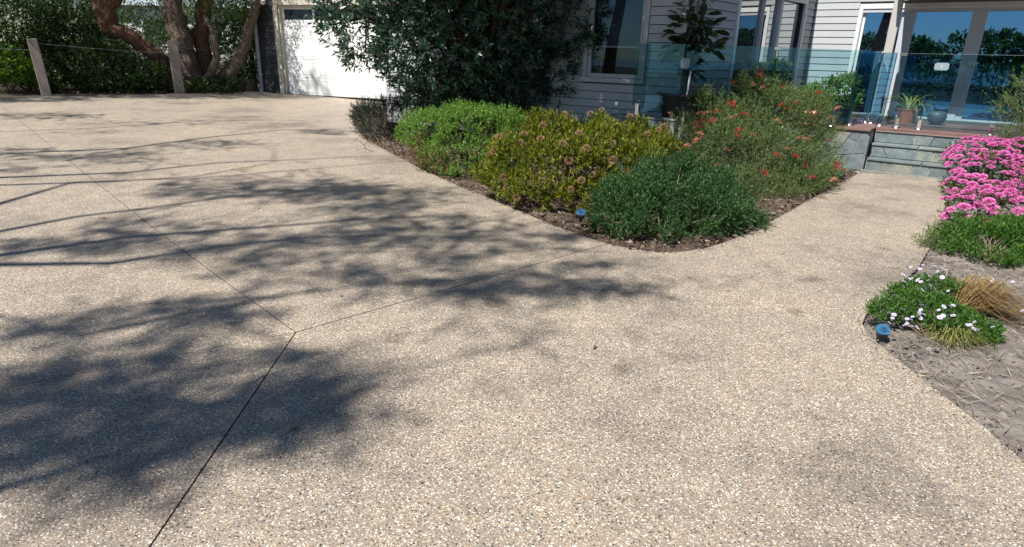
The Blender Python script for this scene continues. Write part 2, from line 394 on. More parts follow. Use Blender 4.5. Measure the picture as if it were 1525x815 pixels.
# ------------------------------------------------------------------ polygons
def clip(poly, p, n):
    """keep the side where (x-p).n >= 0"""
    out = []
    for i in range(len(poly)):
        a, b = np.array(poly[i], float), np.array(poly[(i+1) % len(poly)], float)
        da, db = (a-p)@n, (b-p)@n
        if da >= 0: out.append(a)
        if (da > 0) != (db > 0) and abs(da-db) > 1e-9: out.append(a+(b-a)*(da/(da-db)))
    return out
def area(p):
    p = np.array(p); x, y = p[:, 0], p[:, 1]; return .5*abs(np.dot(x, np.roll(y, -1))-np.dot(y, np.roll(x, -1)))
def crazy(w, h, target):
    """irregular stones that fill a w x h rectangle"""
    todo = [[np.array(q, float) for q in ((0, 0), (w, 0), (w, h), (0, h))]]; out = []
    while todo:
        p = todo.pop(); a = area(p)
        if a < target*random.uniform(.7, 1.7): out.append(p); continue
        c = sum(p)/len(p); q = np.array(p); ext = q.max(0)-q.min(0)
        ang = (0 if ext[0] > ext[1] else math.pi/2)+random.uniform(-.55, .55)
        n = np.array([math.cos(ang), math.sin(ang)]); c = c+n*random.uniform(-.18, .18)*max(ext)
        for sgn in (1, -1):
            r = clip(p, c, n*sgn)
            if len(r) > 2: todo.append(r)
    return out
def inset(poly, d):
    c = sum(poly)/len(poly); out = list(poly); k = len(poly)
    for i in range(k):
        a, b = poly[i], poly[(i+1) % k]; e = b-a; L = np.linalg.norm(e)
        if L < 1e-6: continue
        n = np.array([-e[1], e[0]])/L
        if (c-a)@n < 0: n = -n
        out = clip(out, a+n*d, n)
        if len(out) < 3: return None
    return out
def stone_face(parent, o, ex, ez, n, w, h, target=.05, t=.018, gap=.006, name='stone'):
    """irregular stone pieces standing proud of a face whose corner is o"""
    for p in crazy(w, h, target):
        q = inset(p, gap)
        if q is None or area(q) < .0015: continue
        tt = t*random.uniform(.7, 1.2); k = len(q)
        front = [o+ex*a[0]+ez*a[1]+n*tt for a in q]; back = [o+ex*a[0]+ez*a[1]-n*.004 for a in q]
        b = MB(); b.add(front+back, [tuple(range(k)), tuple(range(2*k-1, k-1, -1))]+[(i, k+i, k+(i+1) % k, (i+1) % k) for i in range(k)])
        b.build(name, 'stone', parent)
def sheet(name, poly, m, parent=None, top=0.0, thick=.10, cell=.5, kind=None, rough=0.0, rim=None):
    """polygon laid on the terrain, cut into cells, with a rim down to its underside"""
    bm = bmesh.new(); f = bm.faces.new([bm.verts.new((p[0], p[1], 0)) for p in poly])
    xs = [p[0] for p in poly]; ys = [p[1] for p in poly]
    for ax, lo, hi in ((0, min(xs), max(xs)), (1, min(ys), max(ys))):
        k = math.ceil(lo/cell)
        while k*cell < hi:
            co = [0, 0, 0]; no = [0, 0, 0]; co[ax] = k*cell; no[ax] = 1
            bmesh.ops.bisect_plane(bm, geom=bm.verts[:]+bm.edges[:]+bm.faces[:], dist=1e-5, plane_co=co, plane_no=no); k += 1
    for v in bm.verts:
        v.co.z = zg(v.co.x, v.co.y)+top
    be = [e for e in bm.edges if e.is_boundary]
    if rough:
        bv = {v for e in be for v in e.verts}
        for v in bm.verts:
            if v not in bv: v.co.z += random.uniform(-.3, 1)*rough
    old = set(bm.faces)
    r = bmesh.ops.extrude_edge_only(bm, edges=be)
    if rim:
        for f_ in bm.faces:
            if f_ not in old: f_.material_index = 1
    for v in [g for g in r['geom'] if isinstance(g, bmesh.types.BMVert)]: v.co.z -= thick
    bmesh.ops.recalc_face_normals(bm, faces=bm.faces[:])
    me = bpy.data.meshes.new(name); bm.to_mesh(me); bm.free()
    o = link(name, me, parent, m)
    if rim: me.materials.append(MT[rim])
    if kind: o['kind'] = kind
    return o

# ================================================================== SETTING
# terrain: one sheet out to the horizon
b = MB(); gx = np.concatenate([[-900, -300, -120, -60, -40], np.arange(-30, 31, 2.5), [40, 60, 120, 300, 900]])
gy = np.concatenate([[-900, -300, -120, -60, -40], np.arange(-30, 46, 2.5), [60, 120, 300, 900]])
vsl = [(x, y, zg(min(max(x, -25), 25), min(max(y, -25), 30))-.16-(6 if y < -50 else 0)) for y in gy for x in gx]; nx = len(gx)
b.add(vsl, [(j*nx+i, j*nx+i+1, (j+1)*nx+i+1, (j+1)*nx+i) for j in range(len(gy)-1) for i in range(nx-1)])
tag(b.build('ground', 'ground'), kind='structure')

tag(MB().add([(-900, -900, -3), (900, -900, -3), (900, -50, -3), (-900, -50, -3)], [(0, 1, 2, 3)]).build('sea', 'sea'), kind='structure')
px = lambda *l: [tuple(gnd(x, y)[:2]) for x, y in l]
# centre bed edge from the steps round the tip and back to the garage
bed_edge = px((1281, 257), (1240, 279), (1200, 301), (1150, 329), (1110, 349), (1080, 361), (1050, 370), (1015, 375), (980, 376), (940, 371), (905, 363),
              (870, 352), (820, 334), (780, 317), (740, 300), (700, 284), (660, 267), (625, 250), (590, 232), (560, 216), (541, 204), (529, 190), (524, 175), (526, 158))
right_edge = px((1424, 267), (1414, 290), (1400, 330), (1385, 368), (1368, 398), (1340, 424), (1310, 448), (1290, 468), (1284, 482), (1292, 499), (1330, 530), (1400, 585), (1470, 640), (1525, 688))
J = np.array(gnd(440, 495)[:2]); J1 = np.array(gnd(85, 225)[:2]); J2 = np.array(gnd(222, 815)[:2]); J3 = np.array(gnd(0, 580)[:2])
A_end = J+(J1-J)*((-12-J[0])/(J1-J)[0]); C_end = J+(J3-J)*((-14-J[0])/(J3-J)[0]); B_end = J+(J2-J)*((-6-J[1])/(J2-J)[1])
gar_l = at(395, 138, .40); gar_r = at(600, 149.5, .40)
fence_line = px((267, 140), (70, 144), (0, 148))
K = 10                                            # bed-edge index where the joint meets the bed
tipP = np.array(bed_edge[K])
corner_far = (gar_l[0]-.6, gar_l[1]+.1)
top_poly = [J, tipP]+bed_edge[K+1:]+[(gar_r[0]+1.2, gar_r[1]-.75), (gar_r[0], gar_r[1]+.05), (gar_l[0], gar_l[1]+.05), corner_far]+fence_line+[(-12.6, 15.3), tuple(A_end)]
left_poly = [J, A_end, (-14, 14.0), C_end]
low_poly = [J, C_end, (-14, -6), B_end]
right_poly = [J, B_end, (2.3, -6), (2.33, 0.5)]+right_edge[::-1]+bed_edge[:K]+[tipP]
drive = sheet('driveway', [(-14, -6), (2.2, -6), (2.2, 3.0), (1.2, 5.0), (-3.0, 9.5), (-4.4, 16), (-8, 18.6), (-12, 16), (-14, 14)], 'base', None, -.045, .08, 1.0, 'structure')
def shrink(poly, marks, d=.0045):
    """pull the slab back from its sawn joints: marks are (a, b) joint segments"""
    P = [np.array(p, float) for p in poly]; c = sum(P)/len(P); out = []
    k = len(P)
    for i, p in enumerate(P):
        q = p.copy()
        for a, bb in marks:
            e = (bb-a)/np.linalg.norm(bb-a); n = np.array([-e[1], e[0]])
            if abs((p-a)@n) < 1e-4:
                s = 1 if (c-a)@n > 0 else -1; q = q+n*s*(d*.8 if bb is B_end else d*.7)
        out.append(q)
    return out
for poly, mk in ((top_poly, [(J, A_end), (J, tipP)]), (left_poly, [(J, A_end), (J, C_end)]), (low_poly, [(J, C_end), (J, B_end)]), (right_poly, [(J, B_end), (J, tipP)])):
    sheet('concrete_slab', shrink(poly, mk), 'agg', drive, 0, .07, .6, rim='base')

# garden beds
bed_c = [np.array(p) for p in bed_edge]
bed_poly = [p+0 for p in bed_c]+[np.array((gar_r[0]+1.2, gar_r[1]-.75)), np.array((1.2, 14.5)), np.array((3.6, 12.5)), np.array((5.6, 10.2))]
bed = sheet('garden_bed', bed_poly, 'soil', None, -.04, .12, .13, 'structure', .055)
rb = [np.array(p) for p in right_edge]
rbed = sheet('garden_bed', rb+[np.array((2.33, .5)), np.array((2.3, -6)), np.array((14, -6)), np.array((14, 8)), np.array((9.5, 7.6))], 'dust', None, -.045, .12, .12, 'structure', .04)

# ================================================================== GARAGE
ga = R(20); gd = np.array([math.cos(ga), -math.sin(ga), 0]); gn = np.array([-math.sin(ga), -math.cos(ga), 0]); Z = np.array([0, 0, 1.])
gO = at(425, 140, .40)                            # left edge of the door opening
garage = thing('garage', gO, 'garage clad in charcoal weatherboards behind the large dark tree', 'garage')
GX0, GX1, GH = -.80, 7.2, 3.4
def boards(parent, o, ex, n, x0, x1, z0, z1, pitch, m, openings=(), name='weatherboard', th=.030):
    z = z0
    while z < z1-.02:
        zt = min(z+pitch, z1)
        segs = [(x0, x1)]
        for (a, c, zb, zt2) in openings:
            if zt > zb+.01 and z < zt2-.01:
                new = []
                for (s, e) in segs:
                    if c <= s or a >= e: new.append((s, e))
                    else:
                        if a-s > .02: new.append((s, a))
                        if e-c > .02: new.append((c, e))
                segs = new
        for s, e in segs:
            P = lambda a, dn, zz: o+ex*a+n*dn+Z*zz
            z_ = z+.011  # gap bares the dark lining, whose colour draws the shadow line under each board
            bb = MB().hexa([P(s, -.004, z_), P(e, -.004, z_), P(e, th, z_), P(s, th, z_), P(s, -.004, zt), P(e, -.004, zt), P(e, th-.012, zt), P(s, th-.012, zt)])
            bb.build(name, m, parent)
        z += pitch
gw = MB()
gw.box(gO, gd, -gn, Z, GX0, -.12, 0, .15, -.45, GH).box(gO, gd, -gn, Z, 5.32, GX1, 0, .15, -.45, GH).box(gO, gd, -gn, Z, -.12, 5.32, 0, .15, 2.47, GH)
gw.box(gO, gd, -gn, Z, GX0, GX0+.15, .151, 6, -.45, GH).box(gO, gd, -gn, Z, GX1-.15, GX1, .151, 6, -.45, GH).box(gO, gd, -gn, Z, GX0+.151, GX1-.151, 5.85, 6, -.45, GH)
gwall = gw.build('wall', 'lining', garage)
boards(gwall, gO, gd, gn, GX0, GX1, 0.0, GH-.05, .165, 'dark', [(-.135, 5.335, -1, 2.50)])
boards(gwall, gO+gd*GX0, -gn, -gd, 0, 6, 0.0, GH-.05, .165, 'dark')
MB().box(gO, gd, gn, Z, -.13, .005, .003, .05, -.02, 2.35).build('door_casing', 'cream', garage, bevel=.004)
MB().box(gO, gd, gn, Z, 5.195, 5.33, .003, .05, -.02, 2.35).build('door_casing', 'cream', garage, bevel=.004)
MB().box(gO, gd, gn, Z, -.13, 5.33, .003, .056, 2.353, 2.48).build('door_casing', 'cream', garage, bevel=.004)
MB().box(gO, gd, gn, Z, .0, .06, -.14, -.003, -.02, 2.34).box(gO, gd, gn, Z, .061, 5.2, -.14, -.003, 2.28, 2.345).build('reveal', 'cream', garage)
gdoor = MB().box(gO, gd, gn, Z, .0, 5.2, -.149, -.135, -.02, 2.34).build('garage_door', 'door', garage)
def section(z0, z1):
    b = MB().box(gO, gd, gn, Z, .062, 5.2, -.134, -.095, z0+.004, z1-.004)
    for k in range(5):
        a = .16+k*1.01
        # raised moulding round each panel
        for (x0, x1, zz0, zz1) in ((a, a+.86, z0+.075, z0+.09), (a, a+.86, z1-.09, z1-.075), (a, a+.015, z0+.091, z1-.091), (a+.845, a+.86, z0+.091, z1-.091)):
            b.box(gO, gd, gn, Z, x0, x1, -.0949, -.0895, zz0, zz1)
    return b.build('door_section', 'door', gdoor)
zz = [0.0, .48, .96, 1.44, 1.92]
for i in range(4): section(zz[i], zz[i+1])
b = MB()
b.box(gO, gd, gn, Z, .062, 5.2, -.134, -.095, 1.924, 1.985).box(gO, gd, gn, Z, .062, 5.2, -.134, -.095, 2.255, 2.28).box(gO, gd, gn, Z, .062, .13, -.134, -.095, 1.986, 2.254)
for k in range(1, 6): b.box(gO, gd, gn, Z, .13+k*1.01-.06, .13+k*1.01, -.134, -.095, 1.986, 2.254)
b.build('door_section', 'door', gdoor)
for k in range(5): MB().box(gO, gd, gn, Z, .131+k*1.01, .07+(k+1)*1.01-.001, -.125, -.115, 1.987, 2.253).build('window_pane', 'dim', gdoor)
dp0 = gO+gd*(-.76)+gn*.07
MB().tube([dp0-Z*.02, dp0+Z*3.2], .052, .052, 12).build('downpipe', 'pipe', garage, smooth=False)
for zz_ in (.5, 2.05): MB().box(dp0, gd, gn, Z, -.065, .075, -.03, .058, zz_, zz_+.03).build('pipe_bracket', 'pipe', garage)
MB().box(gO, gd, gn, Z, GX0-.3, GX1+.3, -6.3, .22, GH+.002, GH+.16).build('roof', 'roof', garage)
fl = thing('floodlight', gO+gd*(-.45)+gn*.03+Z*2.42, 'white twin floodlight fixed above the garage door frame on dark boards', 'floodlight')
MB().box(ORG[fl], gd, gn, Z, -.05, .05, .0, .05, -.03, .05).build('base', 'white', fl, bevel=.006)
for s in (-1, 1):
    c = ORG[fl]+gd*.13*s+gn*.11+Z*.02
    MB().tube([ORG[fl]+gn*.05, c], .012).build('arm', 'white', fl)
    hd = MB().tube([c-gn*.05+Z*.02, c, c+gn*.07-Z*.04], [.035, .06, .065], None, 12).build('lamp_head', 'white', fl, smooth=False)
bxp = gO+gd*(-.95)+gn*.15
bx = thing('garden_trough', bxp, 'low dark timber trough at the foot of the garage corner', 'trough')
MB().box(bxp, gd, gn, Z, -.75, -.05, -.2, .25, -.1, .32).build('body', 'greybark', bx, bevel=.01)
MB().box(bxp, gd, gn, Z, -.79, -.01, -.24, .29, .322, .37).build('rim', 'greybark', bx, bevel=.01)

# ================================================================== HOUSE
HA = R(36); u = np.array([math.cos(HA), -math.sin(HA), 0]); v = np.array([math.sin(HA), math.cos(HA), 0]); DZ = .655
doorP = at(1430, 188, .62)
d_ = ray(1208, 40); t_ = ((doorP-EYE)@v)/(d_@v); IC = EYE+d_*t_; IC[2] = 0          # inside corner of the house
sb = R(43); sd = np.array([math.sin(sb), math.cos(sb), 0]); sn = np.array([math.cos(sb), -math.sin(sb), 0])
d_ = ray(1020, 60); t_ = ((IC-EYE)@sn)/(d_@sn); NC = EYE+d_*t_; NC[2] = 0            # near outside corner of the wing
D_ = (IC-NC)@sd
L_ = lambda a, b_, c=0.: IC+u*a+v*b_+Z*c
house = thing('house', IC, 'pale grey weatherboard house with sliding doors opening on a red deck', 'house')
PITCHB = .122; WH = 3.1
# sunlit wall with the sliding doors
DL, DR = .86, 5.6; DTOP = 2.58
b = MB()
b.box(IC, u, v, Z, 0, DL-.02, 0, .12, .2, WH).box(IC, u, v, Z, DL-.02, DR, 0, .12, DTOP+.08, WH).box(IC, u, v, Z, DR, 8, 0, .12, .2, WH)
w1 = b.build('wall', 'lining', house)
boards(w1, IC, u, -v, .03, 8, .50, WH-.02, PITCHB, 'board', [(DL-.07, DR+.07, -1, DTOP+.09)])
sdoor = MB().box(IC, u, -v, Z, DL-.06, DR+.06, .002, .05, DTOP, DTOP+.085).box(IC, u, -v, Z, DL-.065, DL, .002, .05, .56, DTOP-.001).box(IC, u, -v, Z, DR, DR+.065, .002, .05, .56, DTOP-.001).build('sliding_door', 'white', house, bevel=.004)
MB().box(IC, u, -v, Z, DL+.001, DR-.001, -.09, .06, DZ+.012, DZ+.05).build('sill', 'soffit', sdoor)
MB().box(IC, u, -v, Z, DL+.001, DR-.001, -.09, .03, DTOP-.06, DTOP-.002).build('head_frame', 'frame', sdoor)
edges = [DL+.002, 1.62, 2.66, 4.0, DR-.002]
for k in range(4):
    a, c = edges[k], edges[k+1]; wl = .05 if k == 0 else .10; wr = .12 if k < 3 else .06; dn = -.02 if k % 2 else -.045
    MB().box(IC, u, -v, Z, a, a+wl, dn-.03, dn+.015, DZ+.052, DTOP-.062).build('stile', 'white' if k == 0 else 'frame', sdoor)
    MB().box(IC, u, -v, Z, c-wr, c-.001, dn-.03, dn+.015, DZ+.052, DTOP-.062).build('stile', 'frame', sdoor)
    MB().box(IC, u, -v, Z, a+wl+.001, c-wr-.001, dn-.03, dn+.012, DZ+.052, DZ+.085).build('bottom_rail', 'frame', sdoor)
    MB().box(IC, u, -v, Z, a+wl+.001, c-wr-.001, dn-.012, dn-.004, DZ+.086, DTOP-.062).build('pane', 'glass', sdoor)
# wing: side wall with a coated glass door, then the front wall with the window
SW = lambda a: NC+sd*a                             # along the side wall, 0 at the outside corner
WA, WB = D_-3.30, D_-.56                           # glass door on the side wall
b = MB()
b.box(NC, sd, -sn, Z, .121, WA-.02, 0, .12, .2, WH).box(NC, sd, -sn, Z, WA-.02, WB+.02, 0, .12, 2.72, WH).box(NC, sd, -sn, Z, WB+.02, D_+.1, 0, .12, .2, WH)
w2 = b.build('wall', 'lining', house)
boards(w2, NC, sd, sn, .03, D_-.03, .50, WH-.02, PITCHB, 'board', [(WA-.07, WB+.07, -1, 2.73)])
wdoor = MB().box(NC, sd, sn, Z, WA-.065, WA, .002, .055, .56, 2.65).box(NC, sd, sn, Z, WB, WB+.065, .002, .055, .56, 2.65).box(NC, sd, sn, Z, WA-.065, WB+.065, .002, .055, 2.651, 2.73).build('glass_door', 'white', house, bevel=.004)
MB().box(NC, sd, sn, Z, WA+.001, WB-.001, -.05, -.042, .66, 2.649).build('pane', 'mirror', wdoor)
for a in (.62, ): MB().box(NC, sd, sn, Z, WA+(WB-WA)*a-.05, WA+(WB-WA)*a+.05, -.041, .02, .66, 2.649).build('stile', 'frame', wdoor)
MB().box(NC, sd, sn, Z, WA+(WB-WA)*.36-.02, WA+(WB-WA)*.36+.02, -.041, .01, .66, 2.649).build('stile', 'frame', wdoor)
MB().box(NC, sd, sn, Z, WA+.001, WB-.001, -.041, .02, .58, .659).build('sill', 'frame', wdoor)
WX0, WX1, WZ0, WZ1 = -1.56, -.63, 1.33, 2.75       # window opening, measured from the outside corner along u
FW = lambda a, z: NC+u*a+Z*z
b = MB()
b.box(NC, u, v, Z, WX1+.02, .0, 0, .12, -.1, WH).box(NC, u, v, Z, -6.2, WX0-.02, 0, .12, -.1, WH).box(NC, u, v, Z, WX0-.02, WX1+.02, 0, .12, -.1, WZ0-.02).box(NC, u, v, Z, WX0-.02, WX1+.02, 0, .12, WZ1+.02, WH)
b.box(NC+u*-6.2, v, u, Z, .121, 5, 0, .12, -.1, WH)
w3 = b.build('wall', 'lining', house)
boards(w3, NC, u, -v, -6.2, -.03, .26, WH-.02, PITCHB, 'board', [(WX0-.075, WX1+.075, WZ0-.09, WZ1+.08)])
boards(w3, NC+u*-6.2, v, -u, 0, 5, .26, WH-.02, PITCHB, 'board')
MB().box(NC, u, v, Z, -.026, .02, -.045, -.002, .26, WH).build('corner_trim', 'board', house)
wn = MB()
wn.box(NC, u, -v, Z, WX0-.07, WX0, .002, .05, WZ0, WZ1).box(NC, u, -v, Z, WX1, WX1+.07, .002, .05, WZ0, WZ1).box(NC, u, -v, Z, WX0-.07, WX1+.07, .002, .05, WZ1+.001, WZ1+.075)
win = wn.build('window', 'board', house, bevel=.004)
MB().box(NC, u, -v, Z, WX0-.09, WX1+.09, .002, .075, WZ0-.07, WZ0-.002).build('sill', 'board', win, bevel=.004)
MB().box(NC, u, -v, Z, WX0+.001, WX0+.055, -.06, .012, WZ0+.001, WZ1-.001).box(NC, u, -v, Z, WX1-.055, WX1-.001, -.06, .012, WZ0+.001, WZ1-.001).box(NC, u, -v, Z, WX0+.056, WX1-.056, -.06, .012, WZ0+.001, WZ0+.06).build('sash', 'board', win)
MB().box(NC, u, -v, Z, WX0+.056, WX1-.056, -.03, -.025, WZ0+.061, WZ1-.001).build('pane', 'clear', win)
bl = MB().box(NC, u, -v, Z, WX0+.06, WX1-.06, -.085, -.08, 1.80, WZ1-.002).build('roller_blind', 'blind', win)
MB().box(NC, u, -v, Z, WX0+.06, WX1-.06, -.09, -.075, 1.772, 1.799).build('blind_rail', 'white', win)
MB().box(NC, u, -v, Z, WX0-.018, WX1+.018, -.5, -.45, WZ0-.02, WZ1+.02).box(NC, u, -v, Z, WX0-.3, WX0-.02, -.449, -.121, WZ0, WZ1).box(NC, u, -v, Z, WX1+.02, WX1+.3, -.449, -.121, WZ0, WZ1).box(NC, u, -v, Z, WX0-.018, WX1+.018, -.449, -.121, WZ0-.03, WZ0-.021).build('room', 'room', win)
# porch roof over the doors and roofs of the two wings
por = MB().box(IC, u, -v, Z, 1.62, 8.2, .05, 1.25, 2.665, 2.70).build('porch_soffit', 'soffit', house)
MB().box(IC, u, -v, Z, 1.5, 8.3, -.1, 1.4, 2.702, 2.9).build('porch_roof', 'white', house)
rf = MB()
rf.hexa([L_(-6.4, -.25, WH), L_(8.4, -.25, WH), L_(8.4, 6, WH), L_(-6.4, 6, WH), L_(-6.4, -.25, WH+.12), L_(8.4, -.25, WH+.12), L_(8.4, 6, WH+1.9), L_(-6.4, 6, WH+1.9)])
rf.build('roof', 'roof', house)
MB().hexa([NC+u*-6.4-v*.65+Z*(WH+.002), NC+u*.02-v*.65+Z*(WH+.002), IC+u*-.02-v*.3+Z*(WH+.002), IC+u*-6.0-v*.3+Z*(WH+.002)]+[NC+u*-6.4-v*.65+Z*(WH+.2), NC+u*.02-v*.65+Z*(WH+.2), IC+u*-.02-v*.3+Z*(WH+.9), IC+u*-6.0-v*.3+Z*(WH+.9)]).build('roof', 'roof', house)  # unseen wing eave, widened to keep sky light off the window wall
MB().box(NC+sd*.95, sd, sn, Z, -.07, .07, .03, .055, 1.30, 1.36).build('vent_cover', 'frame', house)

# porch post
pp = L_(1.52, -.98, DZ)
pt = thing('porch_post', pp, 'square pale grey porch post standing beside the sliding doors', 'post')
MB().box(pp, u, v, Z, -.065, .065, -.065, .065, .02, 2.08).build('shaft', 'gpaint', pt, bevel=.006)
MB().box(pp, u, v, Z, -.085, .085, -.085, .085, .001, .019).build('base_plate', 'steel', pt)

# ------------------------------------------------------------------ deck, stone walls, steps
YF = -2.42; YS = -1.95; SX0, SX1 = 1.68, 4.2
deck = thing('timber_deck', L_(1.7, -1.5, 0), 'red brown timber deck in front of the sliding doors', 'deck')
yy = YF-.03
while yy < -.02:
    y2 = min(yy+.088, -.012)
    # side wall of the wing bounds the boards on the left
    for (a, c) in (((-.62 if yy < -2 else -.35), SX0), (SX0+.002, SX1), (SX1+.002, 8)):
        if a == SX0+.002 and yy < YS-.03: continue
        t0 = ((yy*1.0)/(-4.83))*.59
        a2 = max(a, -t0+.14) if a < 0 else a
        MB().box(IC, u, v, Z, a2, c, yy, y2-.006, DZ-.03, DZ).build('deck_board', 'deck', deck)
    yy += .088
MB().box(IC, u, v, Z, SX0+.02, 8, YS-.025, YS-.005, DZ-.055, DZ-.031).build('fascia', 'deck', deck)
MB().box(IC, u, v, Z, -.2, 8, YS+.1, -.1, DZ-.2, DZ-.05).build('bearer', 'lining', deck)

wl = thing('stone_wall', L_(.6, YF, 0), 'bluestone retaining wall under the deck left of the steps', 'wall')
MB().box(IC, u, v, Z, -.75, SX0-.02, YF+.022, -.6, -.15, DZ-.034).build('core', 'mortar', wl)
stone_face(wl, L_(-.75, YF+.022, 0), u, Z, -v, SX0+.73, DZ-.05, .055)
stone_face(wl, L_(SX0-.02, YF+.022, 0), v, Z, u, .55, DZ-.05, .08)
wl2 = thing('stone_wall', L_(5.5, YF, 0), 'bluestone retaining wall behind the pink flowering bush', 'wall')
MB().box(IC, u, v, Z, SX1+.02, 8, YF+.022, -.6, -.15, DZ-.034).build('core', 'mortar', wl2)
stone_face(wl2, L_(SX1+.02, YF+.022, 0), u, Z, -v, 3.75, DZ-.05, .10)
st = thing('stone_steps', L_(3, YF, 0), 'bluestone steps rising from the path to the red deck', 'steps')
rises = [(YF+.05, 0, .205), (YF+.26, .205, .42), (YS, .42, DZ-.035)]
for i, (y, z0, z1) in enumerate(rises):
    y2 = rises[i+1][0]-.001 if i < 2 else -1.2
    MB().box(IC, u, v, Z, SX0+.02, SX1, y+.02, y2+.04 if i < 2 else y2, z0-.1 if i == 0 else z0+.001, z1-.035 if i < 2 else z1-.01).build('step_core', 'mortar', st)
    stone_face(st, L_(SX0+.022, y+.02, z0+.002), u, Z, -v, SX1-SX0-.03, z1-z0-.04, .075, name='riser_stone')
    if i < 2:
        x = SX0+.022
        while x < SX1-.05:
            x2 = min(x+random.uniform(.55, .95), SX1)
            MB().box(IC, u, v, Z, x+.004, x2-.004, y-.022, y2-.002, z1-.033, z1+random.uniform(-.003, .002)).build('tread', 'stone', st, bevel=.003); x = x2
MB().box(IC, u, v, Z, SX0-.03, SX1, YF-.05, YF+.06, -.08, .012).build('kerb_stone', 'stone', st, bevel=.004)

# ------------------------------------------------------------------ glass balustrade
bal = None
def glass_panel(P0, P1, zb, zt, label, spig=(.2, .8), sign=None, clips=(), deckz=None):
    P0 = np.array([P0[0], P0[1], 0.]); P1 = np.array([P1[0], P1[1], 0.]); w_ = np.linalg.norm(P1-P0); e = (P1-P0)/w_; n = np.array([e[1], -e[0], 0])
    if n @ (EYE-P0) < 0: n = -n
    t = bal
    pn = MB().box(P0, e, n, Z, .0, w_, -.005, .005, zb, zt).build('pane', 'fence', t); pn['label'] = label
    MB().box(P0, e, n, Z, -.003, -.0005, -.006, .006, zb, zt).build('end_edge', 'edge', pn)
    MB().box(P0, e, n, Z, w_+.0005, w_+.003, -.006, .006, zb, zt).build('end_edge', 'edge', pn)
    MB().box(P0, e, n, Z, .0, w_, -.006, .006, zt+.0005, zt+.003).build('top_edge', 'sign', pn)
    base = zb-.06 if deckz is None else deckz
    for s in spig:
        c = P0+e*w_*s
        sp = MB().box(c, e, n, Z, -.028, .028, .006, .030, base+.01, zb+.10).box(c, e, n, Z, -.028, .028, -.030, -.006, base+.01, zb+.10).box(c, e, n, Z, -.028, .028, -.006, .006, base+.01, zb-.002).build('spigot', 'steel', t, bevel=.004)
        MB().lathe(c+Z*base, [(.0, .014), (.055, .013), (.062, .002), (.062, -.002)], 16).build('base_plate', 'steel', sp)
        MB().box(c, e, n, Z, -.031, .031, .004, .034, zb+.101, zb+.112).build('clamp_bolt', 'steel', sp)
    for s in clips:
        MB().box(P0+e*w_*s, e, n, Z, -.05, .05, -.018, .018, zt-.035, zt+.012).build('top_clip', 'steel', t, bevel=.004)
    return t, P0, e, n
bal = thing('glass_balustrade', L_(1.3, -2.1, DZ), 'frameless clear glass balustrade on steel spigots round the deck', 'balustrade')
G0 = L_(-1.20, -5.08); G1 = L_(-.50, -5.02); G2 = L_(.36, -3.62); G3 = L_(1.28, -2.15); G4 = L_(1.44, -1.12)
ZT = 1.83
glass_panel(G0, G1, .88, ZT, 'green tinted glass panel in front of the window wall corner', (.12, .88))
glass_panel(G1+(G2-G1)*.02, G2, .80, ZT, 'glass panel rising behind the red flowered shrub, nearest the magnolia', (.2, .8), clips=(1.0,))
glass_panel(G2+(G3-G2)*.03, G3, .72, ZT, 'glass panel reflecting blue sky above the retaining wall plants', (.2, .8), deckz=DZ+.002)
glass_panel(G3+(G4-G3)*.04, G4, .70, ZT, 'glass panel with a dark end edge beside the potted flowers', (.1, .9), clips=(1.0,), deckz=DZ+.002)
GR0 = L_(1.80, -1.80); GR1 = L_(3.75, -1.80)
gr, p0, e0, n0 = glass_panel(GR0, GR1, .70, ZT-.03, 'wide glass panel with a white plate at the head of the steps', (.08, .24, .72), clips=(.02,), deckz=DZ+.002)
glass_panel(L_(3.80, -1.80), L_(6.2, -1.80), .70, ZT-.03, 'glass panel at the right edge behind the feathery branches', (.15, .85), deckz=DZ+.002)
glass_panel(L_(1.47, -1.16), L_(1.74, -1.74), .70, ZT-.02, 'narrow glass gate between the porch post and the steps', (.15, .85), deckz=DZ+.002)
def sign_plate(c, e, n, w_, h_, label, hexa=False):
    t = thing('sign_plate', c, label, 'sign')
    pts = [(-w_/2, -h_*.3), (-w_*.38, -h_/2), (w_*.38, -h_/2), (w_/2, -h_*.3), (w_/2, h_*.3), (w_*.38, h_/2), (-w_*.38, h_/2), (-w_/2, h_*.3)]
    k = len(pts); fr = [c+e*a+Z*b_+n*.012 for a, b_ in pts]; bk = [c+e*a+Z*b_+n*.008 for a, b_ in pts]
    MB().add(fr+bk, [tuple(range(k)), tuple(range(2*k-1, k-1, -1))]+[(i, k+i, k+(i+1) % k, (i+1) % k) for i in range(k)]).build('plate', 'sign', t)
    MB().box(c, e, n, Z, -w_*.04, w_*.04, .0121, .016, -h_*.25, h_*.2).build('mark', 'frame', t)
    return t
sign_plate(p0+e0*.58+Z*1.62, e0, n0, .19, .11, 'white plate fixed to the glass panel above the steps')

# low wall that carries the left part of the balustrade
lw_ = thing('stone_wall', (NC+IC)/2+u*1.0, 'shaded bluestone wall below the magnolia pot and glass', 'wall')
def wall_seg(P, Q, h0, th=.22):
    P = np.array([P[0], P[1], 0.]); Q = np.array([Q[0], Q[1], 0.]); L = np.linalg.norm(Q-P); e = (Q-P)/L; n = np.array([e[1], -e[0], 0])
    if n @ (EYE-P) < 0: n = -n
    MB().box(P, e, n, Z, 0, L, -th/2, th/2, -.15, h0-.03).build('core', 'mortar', lw_)
    MB().box(P, e, n, Z, -.0, L, -th/2-.01, th/2+.035, h0-.029, h0).build('coping', 'stone', lw_, bevel=.004)
    stone_face(lw_, P+n*th/2, e, Z, n, L, h0-.035, .09)
wall_seg(G0+u*-.3, G1+u*.02, .82); wall_seg(G1+u*.02, G2, .735); 

